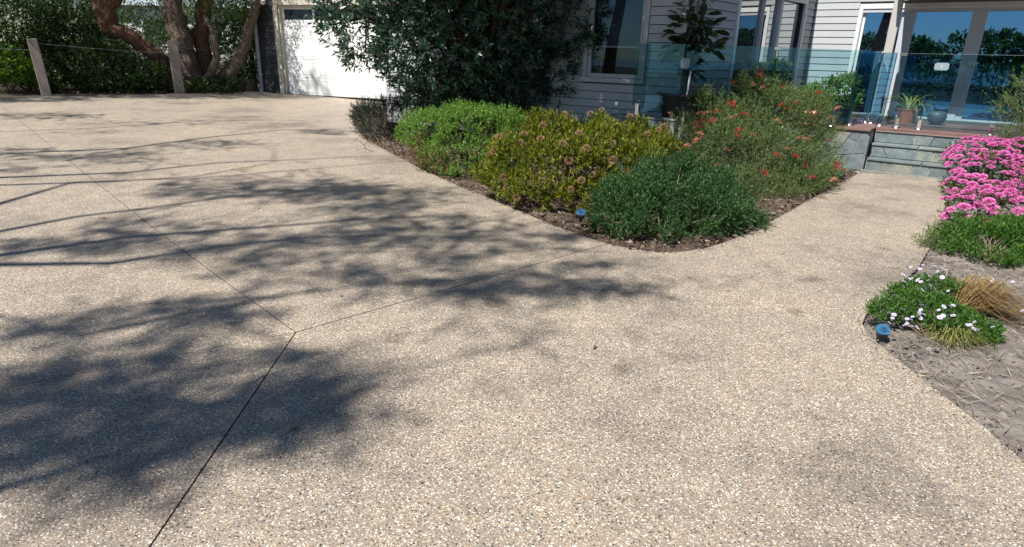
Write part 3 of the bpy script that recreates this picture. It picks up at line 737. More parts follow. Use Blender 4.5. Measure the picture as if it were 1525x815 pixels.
# ================================================================== POTS AND SMALL THINGS ON THE DECK
def pot_lathe(t, c, r, h, m, taper=.75, n=24):
    pr = [(0.001, 0), (r*taper, 0), (r*(taper+1)/2*1.02, h*.5), (r, h*.93), (r*1.06, h*.94), (r*1.06, h), (r*.93, h), (r*.9, h*.88)]
    p = MB().lathe(c, pr, n).build('pot', m, t, smooth=False)
    MB().lathe(c+Z*h*.88, [(.001, .01), (r*.9, 0)], n).build('soil', 'soil', p)
    return p
# broad dark planter with the magnolia
mp = np.array(depth(1025, 168, 9.35)); mp[2] = .80
magp = at(1027, 172, .62); 
MPc = G1-u*.02+v*.30; MPc = np.array([MPc[0], MPc[1], .66])
mag = thing('magnolia_tree', MPc, 'small standard magnolia with glossy leaves in a broad charcoal planter', 'potted tree')
pot_lathe(mag, MPc, .40, .50, 'pot', .7)
top = MPc+Z*1.0
trunk = MB().tube([MPc+Z*.42, MPc+np.array([.02, .0, .9]), MPc+np.array([0, .02, 1.3]), MPc+np.array([.03, 0, 1.95])], .024, .012, 8).build('trunk', 'palewood', mag, smooth=True)
stk = MB().tube([MPc+np.array([-.10, -.33, .0]), MPc+np.array([-.06, -.31, .82])], .013, .013, 8).build('stake', 'frame', mag)
lm = MB(); k = 8
pts = [(0, 0), (.25, .32), (.55, .5), (.8, .36), (1, 0)]
vs_ = []; fs_ = []
for x, wd in pts: vs_ += [(x, wd*.46, .05*math.sin(x*3)+.06*wd), (x, 0, .05*math.sin(x*3)), (x, -wd*.46, .05*math.sin(x*3)+.06*wd)]
for i in range(4): fs_ += [(i*3, i*3+1, i*3+4, i*3+3), (i*3+1, i*3+2, i*3+5, i*3+4)]
bigleaf = MB().add(vs_, fs_).mesh('leaf', smooth=True); bigleaf.materials.append(MT['l_mag'])
ccl = [(0, 0, 1.26, .30), (-.16, .05, 1.14, .22), (.15, -.05, 1.16, .24), (.0, .0, 1.55, .24), (.06, 0, 1.80, .18), (-.02, 0, 1.0, .13), (-.08, .05, 1.40, .22), (.1, .0, 1.38, .24), (.0, -.05, .82, .10)]
tips = []
for (x, y, z, r) in ccl:
    for j in range(int(9+r*100)):
        dd = nrm(rng.normal(0, 1, 3)*np.array([1, 1, .55])); P = MPc+np.array([x, y, z])+dd*r*random.uniform(.35, .75)
        q = Vector(nrm(dd+np.array([0, 0, -.15]))).to_track_quat('X', 'Z'); q = q @ Quaternion((1, 0, 0), random.uniform(-.7, .7))
        place(bigleaf, 'leaf', mag, P, sc=random.uniform(.17, .26), q=q)
    tips.append(MPc+np.array([x, y, z]))
stems(mag, 'palewood', MPc+Z*.75, tips, .010, 'branch')
# plate tag hanging in the magnolia
sign_plate(np.array(G1)+np.array([u[0]*.12-.10, u[1]*.12-.02, 1.58]), nrm((G2-G1)*np.array([1, 1, 0])), nrm(np.array([.3, -1, 0])), .15, .14, 'pale blue plate on the glass below the magnolia leaves')

def leafy(name, base, lobes, n, L, nl, ll, lw, m, label, cat, group=None, ang=.9, stem='twig', nst=14, sr=.010, inner=.35, upb=.35, zmin=.03, upd=.5, jit=.3, core=.82, rgh=0, stray=.07):
    t = thing(name, base, label, cat, group)
    if rgh: lobes = rough(lobes, rgh)
    P, N_ = lobe_pts(lobes, n, inner, zmin, upb, core)
    if rgh:
        fr = 2*math.pi/(.42 if rgh != 3 else .5); ph_ = rng.uniform(0, 6, 6)
        nz = np.sin(P[:, 0]*fr+ph_[0]+1.3*np.sin(P[:, 2]*fr*.7+ph_[3]))+np.sin(P[:, 1]*fr*.9+ph_[1]+1.1*np.sin(P[:, 0]*fr*.6+ph_[4]))+np.sin(P[:, 2]*fr*1.1+ph_[2])
        P = P+N_*(nz*.022)[:, None]
        deep = nz < -1.15
        P[deep] = P[deep]-N_[deep]*.10
        keep = ~deep | (rng.random(len(P)) < .55); P, N_ = P[keep], N_[keep]
        hz = P[:, 2] > zgv(P[:, 0], P[:, 1])+.01; P, N_ = P[hz], N_[hz]
    D = nrm(N_+np.array([0, 0, upd])+rng.normal(0, .25, N_.shape))
    Lr = L*rng.uniform(.55, 1.3, len(P))*np.where(rng.random(len(P)) < stray, rng.uniform(1.4, 2.3, len(P)), 1)
    quads('foliage', shoots(P-D*Lr[:, None]*.7, D, Lr, nl, ll, lw, ang, jit), t, m)
    if nst and len(P):
        idx = rng.choice(len(P), nst); stems(t, stem, np.array(base)+Z*-.03, P[idx]-N_[idx]*.04, sr)
    return t, P, N_
# pot of small flowers by the glass
pc = L_(1.06, -1.72, DZ+.002)
t, P, N_ = leafy('flower_pot_plant', pc, [(*(pc+Z*.42), .30, .26, .24), (*(pc+Z*.52-u*.22), .22, .2, .2), (*(pc+Z*.60+u*.05), .2, .2, .2), (*(pc+Z*.40-u*.45-v*.1), .24, .22, .18)], 330, .12, 7, .065, .028, 'l_mound', 'leafy flowering plant in a slate pot on the deck corner', 'potted plant', zmin=.1, nst=12)
pot_lathe(t, pc, .21, .26, 'slatepot', .72)
def ball_flower(n, r, ll, lw, m, flat=.7, up=.4):
    d = nrm(rng.normal(0, 1, (n, 3))); d[:, 2] = np.abs(d[:, 2])*1.0+up*.3; d = nrm(d)
    B = d*np.array([r*.45, r*.45, r*.45*flat]); V = leaves(B, d, rng.normal(0, 1, (n, 3)), ll, lw, .2)
    V[..., 2] *= flat
    me = bpy.data.meshes.new('flower_head'); k = len(V)
    me.from_pydata([tuple(p) for p in V.reshape(-1, 3)], [], [tuple(range(4*i, 4*i+4)) for i in range(k)]); me.materials.append(MT[m]); return me
smallpink = ball_flower(10, .03, .03, .022, 'pink')
for i in rng.choice(len(P), 26): place(smallpink, 'flower', t, P[i]+N_[i]*.05, (0, 0, random.uniform(0, 6)), random.uniform(.7, 1.1))
# leafy green pot plant near the wing wall and a dark trough
pc2 = L_(.05, -2.65, DZ+.002)
t, P, N_ = leafy('green_pot_plant', pc2, [(*(pc2+Z*.55), .26, .24, .3), (*(pc2+Z*.75+u*.12), .2, .2, .22), (*(pc2+Z*.70-u*.16), .18, .2, .2)], 300, .13, 8, .085, .036, 'l_dark', 'glossy green pot plant in front of the wing glass door', 'potted plant', zmin=.1)
pot_lathe(t, pc2, .20, .3, 'pot', .75)
trp = L_(.75, -1.15, DZ+.002)
tr_ = thing('planter_trough', trp, 'long charcoal trough planter against the sunlit weatherboard wall', 'planter')
MB().hexa([trp+u*a+v*b_+Z*c for (a, b_, c) in ((-.42, -.13, 0), (.36, -.13, 0), (.36, .13, 0), (-.42, .13, 0), (-.46, -.16, .40), (.40, -.16, .40), (.40, .16, .40), (-.46, .16, .40))]).build('body', 'pot', tr_, bevel=.012)
MB().box(trp, u, v, Z, -.48, .42, -.18, .18, .401, .43).build('rim', 'pot', tr_, bevel=.006)
# copper drum lying on the wall end
cp = L_(.62, -2.08, DZ+.13)
ct = thing('copper_drum', cp-Z*.12, 'small red copper drum lying on its side behind the shrub', 'drum')
MB().tube([cp-u*.19, cp-u*.17, cp+u*.17, cp+u*.19], [.085, .115, .115, .085], None, 18).build('body', 'copper', ct, smooth=False)
for a in (-.12, .12): MB().tube([cp+u*(a-.008), cp+u*(a+.008)], .1195, .1195, 18).build('band', 'copper', ct)
# strap-leaved plant in a terracotta pot behind the glass
sc_ = L_(1.98, -.62, DZ+.002)
sp_ = thing('strap_plant', sc_, 'strap leaved plant in an orange terracotta pot by the sliding door', 'potted plant')
pot_lathe(sp_, sc_, .17, .24, 'terra', .75)
for i in range(18):
    az = i*2.4+random.uniform(-.3, .3); ln = random.uniform(.45, .7); el = random.uniform(.5, 1.35); hd = np.array([math.cos(az), math.sin(az), 0])
    b = MB(); pts_ = []
    for k in range(6):
        s = k/5; a = el-s*s*1.9
        if k == 0: p = sc_+Z*.22+hd*.03
        else: p = p+(hd*math.cos(a)+Z*math.sin(a))*ln/5
        sdv = np.cross(hd, Z); wd = .020*(1-.75*s); pts_ += [p-sdv*wd, p+Z*-.006, p+sdv*wd]
    b.add(pts_, [f for k in range(5) for f in ((k*3, k*3+1, k*3+4, k*3+3), (k*3+1, k*3+2, k*3+5, k*3+4))])
    b.build('leaf', 'l_strap', sp_, smooth=True)
bw = L_(2.42, -.55, DZ+.002)
bt = thing('glass_bowl', bw, 'round greenish bowl standing beside the strap leaved plant', 'bowl')
MB().lathe(bw, [(.001, 0), (.07, 0), (.12, .05), (.15, .13), (.13, .20), (.11, .22), (.10, .21), (.13, .13), (.10, .05), (.001, .02)], 20).build('bowl', 'slatepot', bt, smooth=True)

# ================================================================== CENTRE TREE
tb = gnd(735, 205); tb = depth(722, 150, 11.2); tb[2] = zg(tb[0], tb[1])-.03
tree = thing('broadleaf_tree', tb, 'large dark green broadleaf tree in front of the garage', 'tree')
YT = tb[1]
tl = [lobe_px(*a) for a in ((500, 15, YT-.7, 40), (540, 40, YT-.6, 58), (600, 78, YT-.5, 52), (575, 5, YT-.3, 75), (640, 60, YT-.3, 85), (655, 112, YT-.2, 48), (700, 50, YT, 110), (770, 60, YT+.1, 105), (735, 125, YT, 62),
      (690, 135, YT-.1, 40), (800, 115, YT+.1, 55), (830, 45, YT-.2, 70), (850, 85, YT-.2, 42), (880, 15, YT-.5, 42), (620, -60, YT, 110), (720, -90, YT, 150), (830, -70, YT, 120), (760, -190, YT, 150), (650, -180, YT, 110), (690, -20, YT-.6, 80), (770, 10, YT-.7, 80), (790, 140, YT-.2, 42), (835, 115, YT-.5, 40), (865, 60, YT-.7, 36), (625, 148, YT-.2, 30), (665, 150, YT-.3, 34), (750, 150, YT-.3, 40), (850, 20, YT-.6, 60))]
tl += [(x, y, z, r, r, r*.7) for (x, y, z, r) in ((-2.2, 9.2, 4.6, 1.1), (-1.1, 8.4, 4.9, 1.1), (-.2, 8.0, 4.4, .9), (.3, 7.7, 5.4, 1.0), (-.6, 7.9, 5.9, 1.0), (-1.9, 8.6, 6.0, 1.2), (.5, 8.4, 4.0, .8), (1.0, 8.2, 4.6, .8), (-1.4, 9.8, 4.2, 1.1), (-2.6, 10.3, 5.2, 1.2), (.2, 7.2, 4.2, .8), (.9, 7.6, 5.6, .9), (1.6, 8.4, 5.2, .8), (-.4, 8.8, 3.6, .8), (.9, 8.6, 3.5, .6))]  # unseen crown lobes added towards the camera to shade the window wall
P, N_ = lobe_pts(tl, 10500, .55, .12, .0, .6)
D = nrm(N_+rng.normal(0, .35, N_.shape)+np.array([0, 0, .15]))
quads('crown', shoots(P-D*.10, D, .16, 9, .105, .034, 1.15, .35, .2, .4), tree, 'l_tree')
b = MB(); top = tb+Z*1.3+np.array([.05, .1, 0])
b.tube([tb, tb+np.array([.03, 0, .5]), tb+np.array([-.02, .05, 1.0]), tb+np.array([.05, .1, 1.7]), tb+np.array([.0, .1, 3.2])], [.19, .15, .13, .12, .06], None, 10, wob=.08)
b.build('trunk', 'bark', tree, smooth=True)
b = MB()
for l in tl:
    c = np.array(l[:3]); z0 = random.uniform(.7, 1.9); s0 = tb+Z*z0; mid = (s0+c)/2+Z*.12+rng.normal(0, .12, 3)
    b.tube([s0, mid, c], [.06, .04, .018], None, 6)
    for k in range(4):
        e = c+nrm(rng.normal(0, 1, 3))*np.array(l[3:])*.8; b.tube([mid+(c-mid)*random.random(), (c+e)/2+rng.normal(0, .06, 3), e], [.02, .013, .006], None, 5)
b.build('branches', 'bark', tree, smooth=True)

# ================================================================== CENTRE BED SHRUBS
def pxl(a): return [lobe_px(*x) for x in a]
# dark shaded fine shrub at the bed corner
c = gnd(585, 205)
t, P, N_ = leafy('needle_shrub', c, pxl(((545, 175, 11.5, 22, 24), (575, 172, 11.6, 30, 26), (610, 175, 11.6, 34, 30), (640, 180, 11.7, 34, 30), (560, 190, 11.3, 26, 18))), 1500, .22, 18, .05, .006, 'l_fern', 'dark shaded needle shrub at the corner nearest the garage door', 'shrub', ang=.7, nst=30, zmin=.02)
c2 = gnd(575, 212)
dt = thing('twig_clump', c2, 'bare grey twigs arching over the bed edge below the dark shrub', 'twigs')
b = MB()
for i in range(70):
    a = gnd(random.uniform(545, 600), random.uniform(196, 226)); hd = rng.normal(0, 1, 3); hd[2] = 0; hd = nrm(hd); ln = random.uniform(.15, .4)
    b.tube([a, a+hd*ln*.5+Z*random.uniform(.06, .2), a+hd*ln+Z*random.uniform(-.02, .2)], .005, .002, 4, cap=False)
b.build('twigs', 'twig', dt)
# bright green mound
c = gnd(700, 262)
YG = c[1]
t, P, N_ = leafy('green_mound_shrub', gnd(705, 238), pxl(((675, 250, YG+.15, 36, 20, 36), (725, 248, YG+.15, 34, 20, 36), (650, 232, YG+.4, 30, 24, 36), (655, 200, YG+.75, 52, 34, 60), (700, 190, YG+.8, 60, 32, 70), (740, 198, YG+.75, 40, 34, 60), (690, 215, YG+.4, 62, 36, 60), (735, 215, YG+.4, 40, 30, 50), (700, 240, YG+.12, 38, 22, 40), (640, 205, YG+.6, 36, 30, 50))), 4300, .11, 12, .030, .011, 'l_mound', 'bright fresh green mounded shrub beside the driveway edge', 'shrub', ang=.95, inner=.14, upd=.9, nst=40, core=.9, zmin=.03, rgh=5)
# its dead brown flank
dl = pxl(((632, 232, YG+.25, 24, 20, 30), (655, 240, YG+.1, 22, 18, 26), (622, 215, YG+.45, 16, 18, 24), (668, 252, YG+.0, 16, 12, 20)))
P2, N2 = lobe_pts(dl, 600, .5, .01, .1, .7); D2 = nrm(N2+rng.normal(0, .5, N2.shape))
o = quads('dead_foliage', shoots(P2-D2*.06, D2, .09, 9, .03, .009, 1.1, .5), t, 'l_dead'); o['label'] = 'dead brown flank of the green shrub'
# yellow-green pincushion shrub
c = gnd(850, 312)
YP = c[1]
t, Pp, Np = leafy('pincushion_shrub', gnd(860, 278), pxl(((800, 290, YP+.12, 46, 24, 40), (890, 296, YP+.1, 44, 22, 38), (760, 275, YP+.3, 36, 22, 36), (850, 302, YP-.02, 50, 18, 34), (790, 245, YP+.55, 62, 46, 60), (850, 228, YP+.7, 72, 48, 70), (915, 228, YP+.8, 62, 46, 60), (955, 225, YP+.95, 40, 36, 45), (830, 268, YP+.3, 80, 45, 60), (895, 265, YP+.4, 70, 45, 60), (745, 262, YP+.45, 34, 22, 40), (850, 292, YP+.08, 55, 24, 40))), 3100, .15, 13, .058, .014, 'l_pin', 'yellow green pincushion shrub dotted with tan seed heads', 'shrub', ang=.75, inner=.3, upd=.8, nst=40, core=.86, stem='twig', rgh=6)
sh = ball_flower(220, .066, .022, .005, 'seed', 1.0, 0)
front = [i for i in range(len(Pp)) if Np[i] @ np.array([-.1, -.75, .55]) > .45]
kp = []
for i in rng.permutation(front):
    if len(kp) >= 40: break
    if any(np.linalg.norm(Pp[i]-k_) < .13 for k_ in kp): continue
    kp.append(Pp[i]); q = Vector(Np[i]).to_track_quat('Z', 'Y'); place(sh, 'seed_head', t, Pp[i]+Np[i]*.07, sc=random.uniform(.8, 1.15), q=q)
# deep green feathery shrub at the tip
c = gnd(985, 352)
YD = c[1]
t, P, N_ = leafy('feathery_green_shrub', c, pxl(((928, 312, YD+.3, 44, 36, 50), (975, 296, YD+.45, 50, 42, 55), (1040, 300, YD+.55, 48, 36, 50), (955, 335, YD+.05, 56, 24, 40), (1040, 328, YD+.2, 62, 28, 45), (1092, 312, YD+.7, 34, 28, 40), (995, 268, YD+.75, 40, 28, 44), (1050, 268, YD+.8, 34, 22, 36), (1000, 345, YD, 46, 16, 34), (1112, 328, YD+.55, 26, 18, 30), (905, 335, YD+.15, 24, 18, 28))), 2300, .26, 28, .036, .009, 'l_dark', 'deep green feathery shrub at the rounded tip of the bed', 'shrub', ang=.85, inner=.3, upd=.35, nst=30, core=.85, rgh=6, stray=.22)
# grevillea with red spider flowers
c = gnd(1130, 282)
YV = gnd(1130, 300)[1]+.35
gl_ = pxl(((1030, 215, YV+.9, 48, 40, 50), (1080, 200, YV+1.1, 62, 48, 60), (1140, 190, YV+1.2, 62, 52, 60), (1195, 200, YV+1.3, 48, 46, 50), (1090, 240, YV+.6, 75, 42, 60), (1150, 245, YV+.7, 65, 45, 55), (1205, 240, YV+1.1, 42, 38, 45), (1170, 280, YV+.25, 60, 30, 40), (1110, 290, YV+.05, 62, 32, 45), (1215, 268, YV+.7, 34, 26, 36), (1150, 305, YV+.02, 40, 20, 30), (1190, 290, YV+.3, 36, 20, 30), (1140, 150, YV+1.4, 38, 34, 40), (1060, 165, YV+1.2, 30, 26, 36), (1110, 130, YV+1.4, 26, 26, 30), (1195, 160, YV+1.5, 26, 26, 30)))
t, Pg, Ng = leafy('red_flowered_shrub', c, gl_, 4300, .30, 22, .050, .0065, 'l_grev', 'wispy grey green shrub with red spider flowers left of the steps', 'shrub', ang=.75, inner=.5, upd=.55, nst=14, stem='palewood', sr=.005, core=.75, jit=.35, rgh=3)
sf = ball_flower(34, .03, .05, .007, 'red', .8, .1); sf2 = ball_flower(34, .03, .048, .007, 'salmon', .8, .1)
front = [i for i in range(len(Pg)) if Ng[i] @ np.array([-.2, -.8, .45]) > .40]
for k, i in enumerate(rng.choice(front, 58, replace=False)):
    place(sf if k % 5 < 3 else sf2, 'spider_flower', t, Pg[i]+Ng[i]*.10, (random.uniform(-.6, .6), random.uniform(-.6, .6), random.uniform(0, 6)), random.uniform(.8, 1.3))
# small plants below the window
for (x, y, r, lab) in ((850, 168, 24, 'small shaded strappy plant below the window'), (880, 160, 20, 'tuft of dark leaves under the window sill')):
    c = depth(x, y+14, 9.8); c[2] = zg(c[0], c[1])
    leafy('understorey_plant', c, [(c[0], c[1], c[2]+.22, .26, .24, .25)], 110, .3, 6, .26, .022, 'l_back', lab, 'plant', ang=.6, nst=4)

# ================================================================== RIGHT BED PLANTS
c = at(1490, 300, 0)
YK = c[1]
pl = pxl(((1440, 245, YK+.9, 28, 26, 35), (1475, 245, YK+.9, 45, 34, 45), (1520, 250, YK+.8, 50, 38, 50), (1450, 290, YK+.35, 40, 28, 40), (1500, 290, YK+.4, 55, 34, 50), (1560, 280, YK+.5, 60, 45, 50), (1428, 312, YK+.15, 24, 18, 28), (1452, 225, YK+1.05, 22, 16, 26), (1470, 270, YK+.5, 45, 30, 45), (1435, 322, YK-.05, 26, 14, 28), (1475, 318, YK+.0, 34, 18, 34), (1520, 312, YK+.05, 40, 22, 36)))
YL = at(1480, 335, 0)[1]; pl += pxl(((1428, 316, YL+.1, 24, 17, 30), (1468, 308, YL+.2, 36, 24, 36), (1512, 304, YL+.2, 44, 28, 40), (1555, 300, YL+.2, 40, 30, 40)))
t, Pk, Nk = leafy('pink_flower_bush', c, pl, 1300, .11, 9, .045, .014, 'l_pinkl', 'bush covered in domed pink flower heads beside the steps', 'flowering bush', ang=.9, inner=.25, upd=.8, nst=30, core=.9, rgh=2)
ph = ball_flower(120, .062, .044, .026, 'pink', .55, .2)
Pf, Nf = lobe_pts(pl, 1600, .06, .03, .45, .93)
kept = []
for p, n_ in zip(Pf, Nf):
    if n_ @ np.array([-.35, -.75, .55]) < .15: continue
    if all(np.linalg.norm(p-q) > .070 for q in kept):
        kept.append(p); q = Vector(nrm(n_+np.array([0, 0, .9]))).to_track_quat('Z', 'Y')
        place(ph, 'flower_head', t, p+n_*.03+Z*.015, sc=random.uniform(.66, 1.05), q=q)
    if len(kept) >= 298: break
c = gnd(1470, 385)
YR = c[1]
leafy('ferny_green_shrub', c, pxl(((1445, 368, YR+.2, 42, 18, 40), (1500, 362, YR+.25, 46, 24, 45), (1545, 362, YR+.2, 46, 28, 45), (1420, 360, YR+.35, 26, 14, 30), (1480, 382, YR+.02, 46, 14, 35), (1520, 386, YR, 46, 14, 35), (1440, 345, YR+.45, 26, 12, 28), (1450, 340, YR+.6, 30, 10, 30), (1490, 338, YR+.65, 34, 11, 32), (1535, 338, YR+.65, 36, 12, 32))), 2000, .13, 14, .034, .010, 'l_right', 'low ferny green shrub in front of the pink flowers', 'shrub', ang=.85, inner=.3, upd=.6, nst=30, rgh=6)
c = gnd(1385, 370)
leafy('sprawling_wisps', c, pxl(((1385, 360, c[1]+.05, 24, 10, 20), (1400, 345, c[1]+.3, 22, 12, 20))), 160, .16, 12, .03, .006, 'l_grev', 'thin grey green wisps sprawling over the path edge', 'plant', ang=.7, inner=.7, nst=10, sr=.004)
# daisies
c = gnd(1380, 500)
YY = c[1]
t, Pd, Nd = leafy('daisy_clump', c, pxl(((1330, 462, YY+.14, 38, 16, 26), (1375, 455, YY+.2, 48, 20, 36), (1410, 475, YY+.1, 50, 18, 30), (1450, 490, YY+.02, 40, 14, 24), (1350, 440, YY+.35, 36, 14, 26), (1465, 502, YY-.03, 26, 10, 18), (1390, 425, YY+.5, 40, 12, 24))), 1250, .06, 11, .024, .008, 'l_right', 'low green clump of lilac daisies beside the solar light', 'daisies', ang=.9, inner=.4, upd=.9, nst=20, sr=.003, zmin=.0)
pv = []
for k in range(14):
    a = 2*math.pi*k/14; d0 = np.array([math.cos(a), math.sin(a), .12]); s0 = np.array([-math.sin(a), math.cos(a), 0])
    pv.append([d0*.004, d0*.012+s0*.0035, d0*.018, d0*.012-s0*.0035])
pv = np.array(pv); dmesh = bpy.data.meshes.new('daisy'); nv = [tuple(p) for p in pv.reshape(-1, 3)]; nf = [tuple(range(4*i, 4*i+4)) for i in range(14)]
k0 = len(nv); nv += [(.005*math.cos(a), .005*math.sin(a), .004) for a in np.linspace(0, 2*math.pi, 8, endpoint=False)]; nf.append(tuple(range(k0, k0+8)))
dmesh.from_pydata(nv, [], nf); dmesh.materials.append(MT['lilac']); dmesh.materials.append(MT['yellow']); dmesh.polygons[14].material_index = 1
for (x, y) in ((1357, 398), (1362, 404), (1346, 409), (1370, 400), (1385, 399), (1395, 405), (1402, 399), (1409, 402), (1398, 410), (1384, 413), (1372, 416), (1347, 419), (1357, 415), (1345, 427), (1372, 420), (1366, 431), (1376, 428), (1370, 434), (1328, 435), (1330, 440), (1386, 425), (1394, 434), (1404, 437), (1326, 460), (1354, 460), (1377, 456), (1371, 462), (1370, 466), (1329, 474), (1358, 472), (1365, 472), (1351, 481), (1347, 485), (1342, 488), (1365, 488), (1323, 485), (1400, 473), (1420, 455), (1419, 470), (1432, 472), (1441, 466), (1398, 462), (1449, 478), (1444, 484), (1460, 480), (1478, 487), (1495, 515), (1440, 411), (1464, 414), (1478, 419), (1508, 420), (1515, 438), (1520, 441), (1523, 453), (1523, 464), (1522, 476), (1450, 490)):
    for k_ in range(2):
        hh = random.uniform(.20, .26) if x < 1430 and y < 495 else .11
        p = at(x+random.uniform(-1, 1)*(1+9*k_), y+random.uniform(-1, 1)*6*k_, hh)
        place(dmesh, 'daisy', t, p, (random.uniform(.1, .8), random.uniform(-.5, .5), random.uniform(0, 6)), random.uniform(.62, 1.0))
# straw coloured tussock falling to the right
tc = gnd(1425, 462)
gt = thing('tussock_grass', tc, 'straw coloured tussock grass flopping to the right among daisies', 'grass tussock')
V = []
for i in range(520):
    s0 = tc+np.array([random.uniform(-.10, .16), random.uniform(-.08, .12), .0]); hd = nrm(np.array([random.uniform(.3, 1.2), random.uniform(-.75, .55), 0])); ln = random.uniform(.25, .6)
    s1 = s0+hd*ln*.35+Z*random.uniform(.08, .24); s2 = s0+hd*ln+Z*random.uniform(.0, .10); sdv = np.cross(hd, Z)*.0022
    V += [[s0-sdv, s0+sdv, s1+sdv, s1-sdv], [s1-sdv, s1+sdv, s2+sdv*.4, s2-sdv*.4]]
quads('blades', np.array(V), gt, 'grass')
tc = gnd(1415, 508)
gt = thing('tussock_grass', tc, 'small pale grass tuft at the front of the daisy clump', 'grass tussock')
V = []
for i in range(110):
    s0 = tc+np.array([random.uniform(-.08, .08), random.uniform(-.05, .05), .0]); hd = nrm(np.array([random.uniform(-1, 1), random.uniform(-1, .4), 0])); ln = random.uniform(.1, .24)
    s1 = s0+hd*ln*.4+Z*random.uniform(.05, .12); s2 = s0+hd*ln+Z*random.uniform(.0, .05); sdv = np.cross(hd, Z)*.002
    V += [[s0-sdv, s0+sdv, s1+sdv, s1-sdv], [s1-sdv, s1+sdv, s2+sdv*.4, s2-sdv*.4]]
quads('blades', np.array(V), gt, 'l_strap')
# feathery branches at the right edge
YE = YK+1.15; c = depth(1540, 250, YE); c[2] = 0
t, P, N_ = leafy('feathery_shrub', c, pxl(((1530, 190, YE, 34, 32, 40), (1550, 150, YE+.1, 45, 40, 45), (1570, 210, YE, 60, 50, 55), (1500, 195, YE, 20, 14, 26), (1505, 150, YE+.1, 26, 16, 26), (1490, 165, YE+.1, 14, 10, 20), (1520, 120, YE+.1, 22, 16, 24))), 620, .30, 18, .05, .006, 'l_grev', 'feathery grey green shrub reaching in from the right edge', 'shrub', ang=.65, inner=.8, upd=.25, nst=50, stem='palewood', sr=.007, core=.5)

# solar lights
def solar(P, label, sc=1., tilt=(0, 0), dark=False):
    t = thing('solar_light', P, label, 'garden light', 'solar garden lights')
    b = MB().lathe(P, [(.001, -.02), (.012, -.02), (.016, .0), (.045*sc, .03*sc), (.052*sc, .06*sc), (.052*sc, .075*sc)], 18); b.build('body', 'black', t, smooth=True)
    c = np.array(P)+Z*.075*sc; n = nrm(np.array([-.15, -.55, .8]))
    e1 = nrm(np.cross(n, Z)); e2 = np.cross(n, e1); c = c+Z*.02
    def disc(r, off, m, nm, rin=0):
        vs = [c+n*off]+[c+n*off+(e1*math.cos(a)+e2*math.sin(a))*r for a in np.linspace(0, 2*math.pi, 24, endpoint=False)]
        vs += [p-n*.012 for p in vs[1:]]
        MB().add(vs, [(0, 1+i, 1+(i+1) % 24) for i in range(24)]+[(1+i, 25+i, 25+(i+1) % 24, 1+(i+1) % 24) for i in range(24)]).build(nm, m, t)
    if not dark:
        disc(.062*sc, .0, 'blue', 'lens'); disc(.030*sc, .006, 'cell', 'solar_cell'); disc(.010*sc, .009, 'steel', 'sensor')
    else: disc(.05*sc, .0, 'black', 'cap'); disc(.025*sc, .005, 'cell', 'solar_cell')
solar(gnd(1312, 506)+Z*.0, 'blue topped round solar light beside the daisy clump', .68)
solar(gnd(864, 336)+Z*.06, 'blue topped round solar light between the pincushion and green shrubs', .8)
solar(gnd(1250, 270), 'small black solar light at the bed corner near the steps', 1.2, dark=True)

# ================================================================== MULCH AND LITTER
def in_poly(poly, X, Y):
    poly = np.array(poly); ins = np.zeros(len(X), bool); k = len(poly)
    for i in range(k):
        (x1, y1), (x2, y2) = poly[i], poly[(i+1) % k]
        c = ((y1 > Y) != (y2 > Y)) & (X < (x2-x1)*(Y-y1)/(y2-y1+1e-12)+x1); ins ^= c
    return ins
def litter(name, poly, n, ll, lw, m, label, lift_=.012, up_=.25, box=None, size=(.5, 1.5)):
    p = np.array(poly); lo, hi = (p.min(0), p.max(0)) if box is None else (np.array(box[0]), np.array(box[1]))
    X = rng.uniform(lo[0], hi[0], n*4); Y = rng.uniform(lo[1], hi[1], n*4); k = in_poly(poly, X, Y); X, Y = X[k][:n], Y[k][:n]; n = len(X)
    B = np.stack([X, Y, zgv(X, Y)-.035+lift_+rng.random(n)*.018], 1); D = rng.normal(0, 1, (n, 3)); D[:, 2] *= up_; D = nrm(D)
    s = rng.uniform(*size, n); U = np.stack([rng.normal(0, .5, n), rng.normal(0, .5, n), np.ones(n)], 1)
    o = quads(name, leaves(B, D, U, ll*s, lw*s*rng.uniform(.6, 1.4, n), .12), None, m); tag(o, label, 'mulch', kind='stuff')
bp = [tuple(p) for p in bed_poly]; rp = rb+[np.array((2.33, .5)), np.array((8, .5)), np.array((8, 8))]
litter('bark_mulch', bp, 14000, .05, .02, 'chip', 'brown bark mulch covering the centre bed', .040)
litter('bark_mulch', rp, 2600, .030, .010, 'gchip', 'grey bark flakes on the right hand bed', .014, box=((2.1, 2.0), (6.5, 8.6)))
litter('straw_litter', rp, 3600, .11, .0035, 'straw', 'pale straw and dry stalks on the dusty right hand bed', .022, .10, box=((2.3, 2.6), (5, 6.0)), size=(.4, 1.5))
litter('leaf_litter', bp, 1600, .05, .02, 'l_dead', 'dry brown leaves over the centre bed mulch', .05)
litter('leaf_litter', [(-13, 15.6), (-8.5, 17.6), (-8, 19.5), (-8, 26), (-18, 26), (-18, 15)], 6000, .07, .03, 'l_dead', 'fallen leaves behind the wire fence', .0, size=(.6, 1.5))

